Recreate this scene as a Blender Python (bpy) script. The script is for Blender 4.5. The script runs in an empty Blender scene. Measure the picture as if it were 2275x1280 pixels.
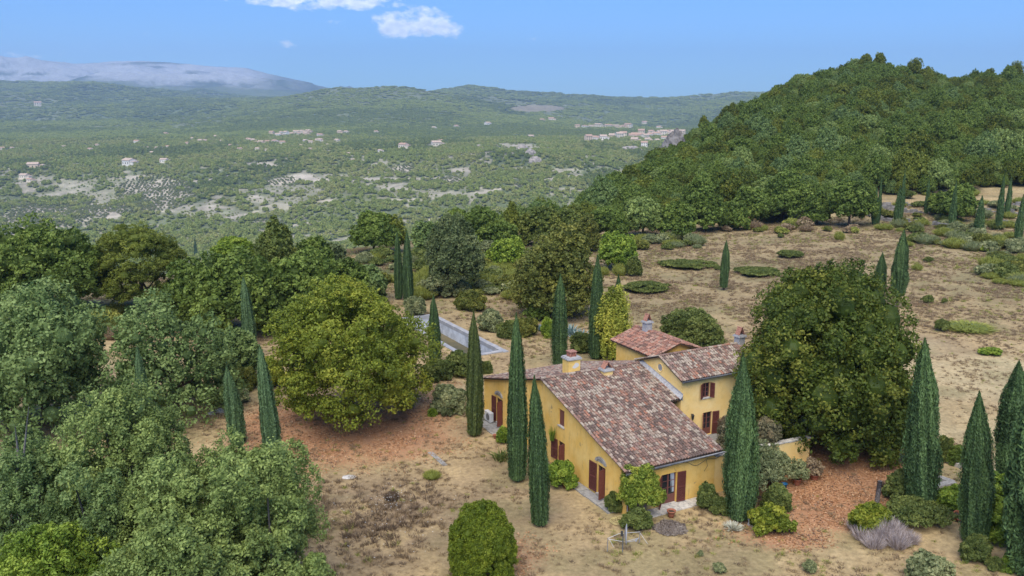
import bpy, math, random
import numpy as np
R = math.radians
sc = bpy.context.scene
LINK = sc.collection.objects.link
# ------------------------------------------------------------------ camera
H = 24.0; PITCH = R(12.0); F = 1900.0
cd = bpy.data.cameras.new("camera"); cam = bpy.data.objects.new("camera", cd); LINK(cam)
cd.sensor_width = 36.0; cd.lens = 36.0 * F / 2275.0; cd.clip_start = 0.5; cd.clip_end = 60000
cam.location = (0, 0, H); cam.rotation_euler = (R(90) - PITCH, 0, 0)
sc.camera = cam
# ------------------------------------------------------------------ light
SUN_EL, SUN_AZ = R(56), R(190)          # azimuth clockwise from +Y : high sun behind the camera, a little to the left
w = bpy.data.worlds.new("World"); sc.world = w; w.use_nodes = True
nt = w.node_tree; nt.nodes.clear()
def N(tree, t, **k):
    n = tree.nodes.new(t)
    for a, b in k.items():
        if a == 'op': n.operation = b
        else: setattr(n, a, b)
    return n
sky = N(nt, 'ShaderNodeTexSky', sky_type='NISHITA', sun_disc=False, sun_elevation=SUN_EL, sun_rotation=SUN_AZ,
        altitude=600.0, air_density=1.0, dust_density=0.4, ozone_density=4.0)
bg = N(nt, 'ShaderNodeBackground'); bg.inputs[1].default_value = 0.105
out = N(nt, 'ShaderNodeOutputWorld')
# cumulus clouds that stand in the sky, by direction (x/y, z/y)
tc = N(nt, 'ShaderNodeTexCoord'); sep = N(nt, 'ShaderNodeSeparateXYZ'); nt.links.new(tc.outputs['Generated'], sep.inputs[0])
def M(op, a, b=None, c=None, clamp=False, tree=None):
    tr = tree or nt
    n = N(tr, 'ShaderNodeMath', op=op); n.use_clamp = clamp
    for i, v in enumerate((a, b, c)):
        if v is None: continue
        if isinstance(v, (int, float)): n.inputs[i].default_value = v
        else: tr.links.new(v, n.inputs[i])
    return n.outputs[0]
yy = M('MAXIMUM', sep.outputs[1], 0.02)
az = M('DIVIDE', sep.outputs[0], yy); el = M('DIVIDE', sep.outputs[2], yy)
front = M('GREATER_THAN', sep.outputs[1], 0.1)
comb = N(nt, 'ShaderNodeCombineXYZ'); nt.links.new(az, comb.inputs[0]); nt.links.new(M('MULTIPLY', el, 1.7), comb.inputs[1])
nz = N(nt, 'ShaderNodeTexNoise'); nz.inputs['Scale'].default_value = 34; nz.inputs['Detail'].default_value = 9; nz.inputs['Roughness'].default_value = .62
nt.links.new(comb.outputs[0], nz.inputs['Vector'])
nz2 = N(nt, 'ShaderNodeTexNoise'); nz2.inputs['Scale'].default_value = 90; nz2.inputs['Detail'].default_value = 6
nt.links.new(comb.outputs[0], nz2.inputs['Vector'])
def raydir(px, row):
    v = (row - 640) / F
    return ((px - 1137.5) / F, math.cos(PITCH) - v * math.sin(PITCH), -(math.sin(PITCH) + v * math.cos(PITCH)))
tot = None
for px, row, rx, ry, k in [(880, 55, 52, 30, 1.0), (935, 48, 58, 30, 1.0), (985, 62, 45, 24, .95), (925, 72, 90, 13, .85), (760, 2, 85, 20, .9), (640, -2, 90, 15, .75),
                           (560, 2, 70, 11, .6), (690, 14, 45, 12, .65), (870, 14, 30, 8, .5), (745, 44, 22, 9, .5), (640, 99, 26, 8, .3), (325, 72, 14, 7, .35), (1173, 90, 22, 9, .33),
                           (130, 126, 20, 12, .45), (30, 122, 90, 8, .4), (750, -14, 140, 22, 1.0)]:
    d = raydir(px, row); ca, ce = d[0] / d[1], d[2] / d[1]
    ex = M('DIVIDE', M('SUBTRACT', az, ca), rx / F * 1.25); ey = M('DIVIDE', M('SUBTRACT', el, ce), ry / F * 1.25)
    r2 = M('ADD', M('MULTIPLY', ex, ex), M('MULTIPLY', ey, ey))
    m = M('MULTIPLY', M('SUBTRACT', 1.0, r2, clamp=True), k)
    tot = m if tot is None else M('MAXIMUM', tot, m)
dens = M('MULTIPLY', M('ADD', M('MULTIPLY', tot, 1.3), M('MULTIPLY', M('SUBTRACT', nz.outputs[0], .60), 4.2)), M('MULTIPLY', tot, 4.0, clamp=True))
dens = M('MULTIPLY', M('MULTIPLY', dens, 1.5, clamp=True), front)
clc = N(nt, 'ShaderNodeMix', data_type='RGBA'); clc.inputs[6].default_value = (4.9, 5.6, 7.2, 1); clc.inputs[7].default_value = (9.2, 9.5, 10.0, 1)
nt.links.new(M('MULTIPLY', M('SUBTRACT', nz2.outputs[0], .3), 2.2, clamp=True), clc.inputs[0])
mix = N(nt, 'ShaderNodeMix', data_type='RGBA')
skc = N(nt, 'ShaderNodeVectorMath', op='MULTIPLY'); nt.links.new(sky.outputs[0], skc.inputs[0]); skc.inputs[1].default_value = (.37, .63, 1.0)
nt.links.new(M('MULTIPLY', dens, .85), mix.inputs[0]); nt.links.new(skc.outputs[0], mix.inputs[6]); nt.links.new(clc.outputs[2], mix.inputs[7])
nt.links.new(mix.outputs[2], bg.inputs[0]); nt.links.new(bg.outputs[0], out.inputs[0])
sd = bpy.data.lights.new("sun", 'SUN'); sd.energy = 2.8; sd.angle = R(60); sd.color = (1.0, .93, .82)
so = bpy.data.objects.new("sun", sd); LINK(so)
so.rotation_euler = (R(90) - SUN_EL, 0, math.pi - SUN_AZ)
sc.view_settings.view_transform = 'Standard'; sc.view_settings.look = 'None'; sc.view_settings.gamma = 1.0
sc.view_settings.exposure = 0.85
cy = sc.cycles
cy.max_bounces = 6; cy.diffuse_bounces = 3; cy.glossy_bounces = 2; cy.transmission_bounces = 3; cy.volume_bounces = 1
cy.sample_clamp_indirect = 4.0

# ------------------------------------------------------------------ projection helpers (a pixel of the photograph -> a place in the world)
SP, CP = math.sin(PITCH), math.cos(PITCH)
def k_of(row):                                  # drop per metre of y
    v = (row - 640) / F
    return (SP + v * CP) / (CP - v * SP)
def z_on(row, y): return H - y * k_of(row)
def proj(x, y, z):
    d = y * CP + (H - z) * SP
    return 1137.5 + F * x / d, 640 + F * ((H - z) * CP - y * SP) / d, d
def t_of(px): return (px - 1137.5) / F

# ------------------------------------------------------------------ numpy noise
def _hash(ix, iy, s):
    h = (ix.astype(np.int64) * 374761393 + iy.astype(np.int64) * 668265263 + s * 1442695041) & 0xffffffff
    h = ((h ^ (h >> 13)) * 1274126177) & 0xffffffff
    return ((h ^ (h >> 16)) & 0xffff) / 65535.0
def vnoise(x, y, s=0):
    x = np.asarray(x, float); y = np.asarray(y, float)
    ix, iy = np.floor(x), np.floor(y); fx, fy = x - ix, y - iy
    fx = fx * fx * (3 - 2 * fx); fy = fy * fy * (3 - 2 * fy)
    a, b = _hash(ix, iy, s), _hash(ix + 1, iy, s); c, d = _hash(ix, iy + 1, s), _hash(ix + 1, iy + 1, s)
    return (a * (1 - fx) + b * fx) * (1 - fy) + (c * (1 - fx) + d * fx) * fy
def fbm(x, y, s=0, o=4):
    t = 0; a = .5; n = 0
    for i in range(o):
        t = t + a * vnoise(x * 2 ** i, y * 2 ** i, s + i * 17); n += a; a *= .5
    return t / n
def sstep(a, b, x):
    t = np.clip((x - a) / (b - a), 0, 1); return t * t * (3 - 2 * t)

# ------------------------------------------------------------------ terrain: profiles along y for a fan of directions t = x / y
NEAR = {  # t : plateau end, middle of the slope, ridge or edge, a step past it, valley floor (y, z)
    -0.95: [(100, 0), (110, -1), (118, -3), (180, -30), (420, -190)],
    -0.60: [(99, 0), (106, -.5), (112, -3), (180, -33), (420, -190)],
    -0.30: [(128, 0), (134, -.5), (140, -3), (190, -33), (430, -190)],
    -0.10: [(152, 0), (159, -.5), (165, -2), (215, -30), (450, -190)],
    0.0:   [(160, 0), (167, -.5), (174, -2), (240, -30), (470, -190)],
    0.07:  [(167, 0), (200, -5), (262, -14), (310, -34), (520, -190)],
    0.122: [(168, 0), (228, -1), (300, -9), (350, -30), (600, -190)],
    0.19:  [(172, 0), (250, 4), (340, 5), (400, -14), (700, -190)],
    0.265: [(176, 0), (265, 11), (382, 20), (450, 2), (850, -190)],
    0.34:  [(182, .5), (285, 18), (412, 33), (480, 20), (900, -180)],
    0.405: [(184, 1), (300, 22), (430, 39.5), (500, 30), (900, -180)],
    0.48:  [(185, 1.5), (300, 20), (432, 34), (500, 26), (900, -180)],
    0.58:  [(186, 2), (300, 19), (432, 33), (500, 26), (900, -180)],
    0.95:  [(190, 3), (300, 18), (432, 30), (500, 24), (900, -180)]}
FY = [1000, 1300, 1600, 1900, 2150, 2500, 3000, 3800, 4400, 5000, 5800, 6800, 8200, 10500, 13200, 15800]
FARP = {  # px : rows of the ground at those distances
    -900: [600, 520, 436, 368, 338, 318, 300, 280, 262, 240, 215, 190, 195, 180, 130, 150],
    0:    [600, 520, 436, 368, 338, 318, 300, 278, 258, 236, 208, 184, 192, 175, 121, 150],
    200:  [600, 520, 436, 366, 336, 318, 300, 280, 260, 238, 210, 186, 194, 178, 143, 160],
    330:  [600, 520, 434, 364, 335, 317, 298, 278, 262, 244, 219, 197, 200, 180, 136, 160],
    480:  [600, 518, 430, 362, 333, 316, 296, 272, 256, 242, 227, 213, 214, 185, 144, 165],
    570:  [600, 516, 428, 358, 331, 314, 294, 266, 246, 234, 228, 222, 221, 190, 150, 170],
    660:  [598, 514, 425, 354, 329, 312, 292, 262, 232, 219, 222, 226, 224, 200, 175, 190],
    760:  [596, 512, 420, 350, 327, 312, 292, 257, 221, 202, 212, 224, 224, 218, 199, 215],
    900:  [592, 508, 415, 345, 325, 312, 292, 258, 222, 200, 212, 222, 224, 230, 235, 235],
    990:  [590, 504, 412, 342, 322, 312, 294, 262, 232, 214, 212, 204, 222, 235, 240, 240],
    1050: [588, 500, 410, 340, 320, 312, 296, 268, 244, 230, 214, 195, 216, 235, 240, 240],
    1150: [585, 496, 408, 338, 318, 311, 297, 274, 256, 242, 224, 208, 220, 235, 240, 240],
    1300: [580, 494, 412, 345, 321, 309, 297, 280, 266, 252, 234, 217, 224, 235, 240, 240],
    1480: [600, 520, 436, 362, 324, 304, 298, 284, 270, 256, 238, 222, 226, 235, 240, 240],
    1640: [640, 580, 480, 380, 324, 304, 298, 282, 266, 250, 228, 209, 218, 235, 240, 240],
    1900: [640, 580, 480, 380, 324, 304, 298, 282, 266, 250, 232, 216, 224, 235, 240, 240],
    3000: [640, 580, 480, 380, 324, 304, 298, 282, 266, 250, 232, 216, 224, 235, 240, 240]}
_nt = np.array(sorted(NEAR)); _ny = np.array([[p[0] for p in NEAR[t]] for t in sorted(NEAR)]); _nz = np.array([[p[1] for p in NEAR[t]] for t in sorted(NEAR)])
_ft = np.array([t_of(p) for p in sorted(FARP)]); _fz = np.array([[z_on(r, y) for r, y in zip(FARP[p], FY)] for p in sorted(FARP)])
_ft = _ft
POOL_B = np.array([-9.5, 97.3]); POOL_C = np.array([-1.2, 82.6])
PD = (POOL_C - POOL_B) / np.linalg.norm(POOL_C - POOL_B); PL = float(np.linalg.norm(POOL_C - POOL_B)); PN = np.array([PD[1], -PD[0]])  # PN to the left
if PN[0] > 0: PN = -PN
PW = 3.7
def Z(x, y):
    x = np.atleast_1d(np.asarray(x, float)); y = np.maximum(np.atleast_1d(np.asarray(y, float)), 1.0)
    x, y = np.broadcast_arrays(x, y); shp = x.shape; x = x.ravel(); y = y.ravel()
    t = np.clip(x / y, -.949, .949)
    ky = [np.full(len(t), 0.0)]; kz = [np.full(len(t), 0.0)]
    for j in range(5):
        ky.append(np.interp(t, _nt, _ny[:, j])); kz.append(np.interp(t, _nt, _nz[:, j]))
    for j, fy in enumerate(FY):
        ky.append(np.full(len(t), float(fy))); kz.append(np.interp(t, _ft, _fz[:, j]))
    z = np.zeros(len(t))
    for j in range(len(ky) - 1):
        m = (y >= ky[j]) & (y <= ky[j + 1])
        f = np.clip((y - ky[j]) / np.maximum(ky[j + 1] - ky[j], 1e-6), 0, 1)
        if j == 0: f = f * 0 + f
        g = f * .55 + .45 * f * f * (3 - 2 * f)
        z = np.where(m, kz[j] + (kz[j + 1] - kz[j]) * g, z)
    z = np.where(y > FY[-1], kz[-1], z)
    z = z + (fbm(x / 11., y / 11., 3) - .5) * .5 * sstep(62, 80, y)
    z = z + (fbm(x / 40., y / 40., 5) - .5) * 5 * sstep(190, 320, y)
    z = z + (fbm(x / 260., y / 260., 7) - .5) * 46 * (1 - .7 * sstep(3400, 4600, y)) * sstep(900, 1500, y) * (1 - .55 * sstep(1700, 2000, y) * (1 - sstep(3000, 4000, y)))
    rid = 1 - np.abs(fbm(x / 900. + 4, y / 900., 9, 5) * 2 - 1)
    z = z + (rid - .84) * 120 * sstep(3300, 4600, y) * (1 - sstep(9000, 11500, y))
    z = z + ((rid - .84) * 300 + (fbm(x / 1500., y / 700., 19, 5) - .5) * 380) * sstep(9000, 11500, y) * (1 - .82 * sstep(12200, 13100, y))
    # terraces at the back right
    tr = sstep(.30, .36, x / y) * sstep(172, 176, y) * (1 - sstep(212, 225, y))
    z = z + tr * (np.floor((y - 172) / 8.0) * .85 + .85 * sstep(0.0, .12, ((y - 172) / 8.0) % 1.0) - (y - 172) * .04)
    # pool pit
    rx = x - POOL_B[0]; ry = y - POOL_B[1]
    a = rx * PD[0] + ry * PD[1]; b = rx * PN[0] + ry * PN[1]
    z = np.where((a > -.1) & (a < PL + .1) & (b > -.1) & (b < PW + .1), z * 0 - 3.2, z)
    near_pool = (a > -1) & (a < PL + 1) & (b > -1) & (b < PW + 1) & (z > -2)
    z = np.where(near_pool, 0.0, z)
    return z.reshape(shp)
def z1(x, y): return float(Z(x, y)[0])
def spot(px, row):
    """ground point seen at a pixel"""
    d = raydir(px, row)
    ys = np.geomspace(20, 15500, 6000); xs = d[0] / d[1] * ys; zr = H + d[2] / d[1] * ys
    g = Z(xs, ys); i = int(np.argmax(zr <= g))
    y0, y1 = ys[max(i - 1, 0)], ys[i]
    for _ in range(12):
        ym = (y0 + y1) / 2
        if H + d[2] / d[1] * ym <= z1(d[0] / d[1] * ym, ym): y1 = ym
        else: y0 = ym
    return d[0] / d[1] * y1, y1, z1(d[0] / d[1] * y1, y1)

# ------------------------------------------------------------------ mesh helpers
def qmesh(name, V, Q, tint=None, mats=(), mi=None, smooth=False, tris=None, col=None):
    me = bpy.data.meshes.new(name)
    V = np.asarray(V, np.float32); Q = np.asarray(Q, np.int32)
    me.vertices.add(len(V)); me.vertices.foreach_set('co', V.ravel())
    n = len(Q); k = Q.shape[1]
    me.loops.add(n * k); me.loops.foreach_set('vertex_index', Q.ravel())
    me.polygons.add(n); me.polygons.foreach_set('loop_start', np.arange(0, n * k, k, dtype=np.int32))
    if mi is not None: me.polygons.foreach_set('material_index', np.asarray(mi, np.int32))
    me.polygons.foreach_set('use_smooth', np.full(n, smooth, bool))
    if tint is not None:
        at = me.attributes.new('tint', 'FLOAT', 'FACE'); at.data.foreach_set('value', np.asarray(tint, np.float32))
    if col is not None:
        at = me.attributes.new('col', 'FLOAT_COLOR', 'FACE'); at.data.foreach_set('color', np.asarray(col, np.float32).ravel())
    for m in mats: me.materials.append(m)
    me.update(calc_edges=True); me.validate()
    return me
class MB:
    """collects polygons and builds ONE mesh"""
    def __init__(s): s.v = []; s.f = []; s.m = []; s.c = []
    def poly(s, pts, m=0, c=(1, 1, 1)):
        i = len(s.v); s.v += [tuple(p) for p in pts]; s.f.append(tuple(range(i, i + len(pts)))); s.m.append(m); s.c.append(c)
    def box(s, a, b, m=0, R3=None, T=(0, 0, 0), c=(1, 1, 1)):
        x0, y0, z0 = a; x1, y1, z1_ = b
        P = [(x0, y0, z0), (x1, y0, z0), (x1, y1, z0), (x0, y1, z0), (x0, y0, z1_), (x1, y0, z1_), (x1, y1, z1_), (x0, y1, z1_)]
        if R3 is not None: P = [tuple(np.array(R3) @ np.array(p) + np.array(T)) for p in P]
        else: P = [(p[0] + T[0], p[1] + T[1], p[2] + T[2]) for p in P]
        i = len(s.v); s.v += P
        for q in ((0, 3, 2, 1), (4, 5, 6, 7), (0, 1, 5, 4), (1, 2, 6, 5), (2, 3, 7, 6), (3, 0, 4, 7)):
            s.f.append(tuple(i + k for k in q)); s.m.append(m); s.c.append(c)
    def tube(s, pts, rads, seg=8, m=0, cap=True):
        pts = [np.array(p, float) for p in pts]; i0 = len(s.v)
        if not hasattr(rads, '__len__'): rads = [rads] * len(pts)
        for k, p in enumerate(pts):
            d = pts[min(k + 1, len(pts) - 1)] - pts[max(k - 1, 0)]; d = d / (np.linalg.norm(d) + 1e-9)
            a = np.cross(d, (0, 0, 1)) if abs(d[2]) < .9 else np.cross(d, (1, 0, 0)); a /= np.linalg.norm(a); b = np.cross(d, a)
            for j in range(seg):
                an = 2 * math.pi * j / seg; s.v.append(tuple(p + (a * math.cos(an) + b * math.sin(an)) * rads[k]))
        for k in range(len(pts) - 1):
            for j in range(seg):
                q = (i0 + k * seg + j, i0 + k * seg + (j + 1) % seg, i0 + (k + 1) * seg + (j + 1) % seg, i0 + (k + 1) * seg + j)
                s.f.append(q); s.m.append(m); s.c.append((1, 1, 1))
        if cap:
            s.f.append(tuple(i0 + j for j in range(seg))); s.m.append(m); s.c.append((1, 1, 1))
            e = i0 + (len(pts) - 1) * seg; s.f.append(tuple(e + j for j in range(seg))[::-1]); s.m.append(m); s.c.append((1, 1, 1))
    def lathe(s, prof, seg=16, m=0, T=(0, 0, 0)):
        i0 = len(s.v)
        for r, z in prof:
            for j in range(seg):
                an = 2 * math.pi * j / seg; s.v.append((T[0] + r * math.cos(an), T[1] + r * math.sin(an), T[2] + z))
        for k in range(len(prof) - 1):
            for j in range(seg):
                s.f.append((i0 + k * seg + j, i0 + k * seg + (j + 1) % seg, i0 + (k + 1) * seg + (j + 1) % seg, i0 + (k + 1) * seg + j)); s.m.append(m); s.c.append((1, 1, 1))
    def mesh(s, name, mats, smooth=False):
        me = bpy.data.meshes.new(name); me.from_pydata(s.v, [], s.f)
        me.polygons.foreach_set('material_index', np.array(s.m, np.int32)); me.polygons.foreach_set('use_smooth', np.full(len(s.f), smooth, bool))
        at = me.attributes.new('col', 'FLOAT_COLOR', 'FACE')
        at.data.foreach_set('color', np.array([list(c) + [1] for c in s.c], np.float32).ravel())
        for m in mats: me.materials.append(m)
        me.update(); return me
    def build(s, name, mats, parent=None, smooth=False, **tags):
        if not isinstance(mats, (list, tuple)): mats = [mats]
        return link(name, s.mesh(name, mats, smooth), parent, **tags)
def link(name, data, parent=None, loc=None, rz=None, **tags):
    o = bpy.data.objects.new(name, data); LINK(o)
    if parent: o.parent = parent
    if loc is not None: o.location = loc
    if rz is not None: o.rotation_euler = (0, 0, rz)
    for k, v in tags.items(): o[k] = v
    return o
def thing(name, label, cat, loc=(0, 0, 0), rz=0, group=None):
    o = link(name, None, None, loc, rz, label=label, category=cat)
    if group: o['group'] = group
    return o
def dup(root, loc=None, rz=None, scale=None, label=None, group=None):
    r = root.copy(); LINK(r)
    if loc is not None: r.location = loc
    if rz is not None: r.rotation_euler = (0, 0, rz)
    if scale is not None: r.scale = scale
    if label: r['label'] = label
    if group: r['group'] = group
    for ch in list(root.children):
        c = ch.copy(); LINK(c); c.parent = r
        for g in ch.children:
            d = g.copy(); LINK(d); d.parent = c
    return r

ORD = ['first', 'second', 'third', 'fourth', 'fifth', 'sixth', 'seventh', 'eighth', 'ninth', 'tenth', 'eleventh', 'twelfth', 'thirteenth', 'fourteenth', 'fifteenth', 'sixteenth', 'seventeenth', 'eighteenth', 'nineteenth']
for _t, _o in (('twenty', 'twentieth'), ('thirty', 'thirtieth'), ('forty', 'fortieth'), ('fifty', 'fiftieth'), ('sixty', 'sixtieth'), ('seventy', 'seventieth')): ORD += [_o] + [_t + '-' + w for w in ORD[:9]]
# ------------------------------------------------------------------ materials
def mat(name, col=(.5, .5, .5), rough=.8, spec=.3, metal=0, noise=None, bump=0, noise2=None):
    """noise = (scale, colour, amount, lo, hi)"""
    m = bpy.data.materials.new(name); m.use_nodes = True; t = m.node_tree; b = t.nodes['Principled BSDF']
    b.inputs['Roughness'].default_value = rough; b.inputs['Specular IOR Level'].default_value = spec; b.inputs['Metallic'].default_value = metal
    b.inputs['Base Color'].default_value = (*col, 1)
    src = None
    for nn in (noise, noise2):
        if not nn: continue
        sc_, c2, amt, lo, hi = nn
        tcn = N(t, 'ShaderNodeTexCoord'); n = N(t, 'ShaderNodeTexNoise'); n.inputs['Scale'].default_value = sc_; n.inputs['Detail'].default_value = 6; n.inputs['Roughness'].default_value = .65
        t.links.new(tcn.outputs['Object'], n.inputs['Vector'])
        mr = N(t, 'ShaderNodeMapRange'); mr.inputs[1].default_value = lo; mr.inputs[2].default_value = hi; mr.inputs[4].default_value = amt
        t.links.new(n.outputs[0], mr.inputs[0])
        mx = N(t, 'ShaderNodeMix', data_type='RGBA'); t.links.new(mr.outputs[0], mx.inputs[0]); mx.inputs[7].default_value = (*c2, 1)
        if src: t.links.new(src, mx.inputs[6])
        else: mx.inputs[6].default_value = (*col, 1)
        src = mx.outputs[2]
        if bump:
            bp = N(t, 'ShaderNodeBump'); bp.inputs['Strength'].default_value = bump; bp.inputs['Distance'].default_value = .02
            t.links.new(n.outputs[0], bp.inputs['Height']); t.links.new(bp.outputs[0], b.inputs['Normal'])
    if src: t.links.new(src, b.inputs['Base Color'])
    return m
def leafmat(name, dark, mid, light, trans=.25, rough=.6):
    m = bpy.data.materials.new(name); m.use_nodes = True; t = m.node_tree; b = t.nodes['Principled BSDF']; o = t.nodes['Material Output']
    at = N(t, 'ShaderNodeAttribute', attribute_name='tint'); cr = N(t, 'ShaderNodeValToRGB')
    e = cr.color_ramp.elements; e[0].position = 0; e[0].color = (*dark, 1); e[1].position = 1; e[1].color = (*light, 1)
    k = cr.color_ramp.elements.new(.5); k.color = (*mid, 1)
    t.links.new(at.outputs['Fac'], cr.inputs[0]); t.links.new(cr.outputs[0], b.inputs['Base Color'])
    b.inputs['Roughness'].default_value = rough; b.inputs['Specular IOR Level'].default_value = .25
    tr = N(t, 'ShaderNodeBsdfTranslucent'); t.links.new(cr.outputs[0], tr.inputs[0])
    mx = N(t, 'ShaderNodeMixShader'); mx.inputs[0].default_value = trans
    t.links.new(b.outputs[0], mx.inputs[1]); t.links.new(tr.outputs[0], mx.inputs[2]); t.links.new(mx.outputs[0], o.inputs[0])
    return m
L = {}
def LM(k, d, m, l, **kw):
    g = (1, 1, 1) if k in ('litter', 'litter_heap', 'litter_brown', 'dry', 'drybrown', 'lilac', 'silver', 'agave') else (2.25, 2.05, 1.22); L[k] = leafmat(k + '_foliage', *[tuple(a * b for a, b in zip(c, g)) for c in (d, m, l)], **kw)
LM('oak', (.034, .057, .016), (.060, .096, .028), (.102, .146, .046))
LM('oak_light', (.050, .078, .032), (.098, .142, .062), (.165, .220, .105))
LM('oak_grey', (.040, .070, .035), (.072, .115, .055), (.115, .165, .085))
LM('gold', (.045, .066, .011), (.088, .118, .020), (.155, .172, .034))
LM('bigtree', (.022, .038, .009), (.042, .064, .014), (.100, .112, .026))
LM('pine', (.042, .062, .014), (.075, .098, .024), (.120, .145, .038))
LM('pine_dark', (.040, .060, .022), (.065, .090, .030), (.100, .120, .042))
LM('walnut', (.040, .054, .018), (.068, .084, .028), (.118, .126, .042))
LM('holm', (.035, .055, .032), (.060, .085, .052), (.095, .120, .080))
LM('lime', (.070, .095, .020), (.150, .180, .045), (.300, .310, .085))
LM('fresh', (.048, .085, .016), (.088, .140, .027), (.155, .210, .048))
LM('round', (.036, .058, .008), (.064, .094, .012), (.115, .145, .022))
LM('ivy', (.048, .078, .014), (.098, .140, .030), (.190, .220, .055))
LM('shrub', (.035, .055, .022), (.062, .085, .034), (.100, .125, .052))
LM('broom', (.075, .095, .030), (.130, .155, .052), (.200, .215, .085))
LM('olive', (.060, .080, .055), (.105, .130, .095), (.175, .195, .150))
LM('purple', (.050, .055, .048), (.095, .095, .085), (.160, .140, .130))
LM('cyp', (.015, .031, .018), (.029, .057, .030), (.052, .092, .047), trans=.1)
LM('cyp_light', (.026, .052, .034), (.046, .086, .056), (.078, .130, .088), trans=.1)
LM('cyp_olive', (.020, .032, .014), (.036, .054, .022), (.062, .082, .036), trans=.1)
LM('dry', (.170, .120, .070), (.320, .230, .130), (.500, .390, .230))
LM('drybrown', (.110, .075, .045), (.190, .135, .085), (.300, .215, .130))
LM('lilac', (.30, .24, .21), (.52, .44, .40), (.78, .70, .66))
LM('silver', (.40, .39, .28), (.62, .60, .46), (.82, .80, .66))
LM('agave', (.100, .170, .150), (.210, .310, .290), (.360, .470, .440))
LM('far1', (.090, .130, .055), (.145, .185, .080), (.205, .240, .110))
LM('far2', (.105, .135, .070), (.175, .200, .105), (.250, .270, .150))
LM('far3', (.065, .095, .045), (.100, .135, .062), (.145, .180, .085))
bark = mat('bark', (.10, .075, .055), .9, .2, noise=(6, (.04, .03, .025), .7, .4, .6), bump=.6)
barkgrey = mat('bark_grey', (.17, .15, .13), .9, .2, noise=(6, (.08, .07, .06), .7, .4, .6), bump=.5)
barkpale = mat('bark_pale', (.32, .28, .25), .9, .2, noise=(6, (.16, .13, .11), .7, .4, .6), bump=.5)

# ------------------------------------------------------------------ foliage generators
def unit(v): return v / (np.linalg.norm(v, axis=-1, keepdims=True) + 1e-9)
def quads(P, Nn, size, asp, rng, up=0.0):
    n = len(P); r = unit(rng.normal(size=(n, 3)) + np.array([0, 0, up]))
    a = unit(np.cross(Nn, np.cross(r, Nn))); b = np.cross(Nn, a)
    s = np.broadcast_to(size, (n,))[:, None]
    V = np.stack([P - a * s * .5, P + b * s * asp * .5 - a * s * .05, P + a * s * .5, P - b * s * asp * .5 + a * s * .05], 1).reshape(-1, 3)
    return V, np.arange(4 * n).reshape(-1, 4)
def join(parts):
    V = []; Q = []; T = []; o = 0
    for v, q, t in parts:
        V.append(v); Q.append(q + o); T.append(t); o += len(v)
    return np.concatenate(V), np.concatenate(Q), np.concatenate(T)
def blob(c, r, rng, seg=10, rings=6, jag=.12):
    th = np.linspace(0, 2 * np.pi, seg, endpoint=False); ph = np.linspace(.12, np.pi - .12, rings)
    P, T_ = np.meshgrid(ph, th, indexing='ij')
    rr = 1 + rng.uniform(-jag, jag, P.shape)
    V = np.stack([np.sin(P) * np.cos(T_) * rr, np.sin(P) * np.sin(T_) * rr, np.cos(P) * rr], -1).reshape(-1, 3) * np.asarray(r) + c
    Q = []
    for i in range(rings - 1):
        for j in range(seg): Q.append((i * seg + j, (i + 1) * seg + j, (i + 1) * seg + (j + 1) % seg, i * seg + (j + 1) % seg))
    return V, np.array(Q)
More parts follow.
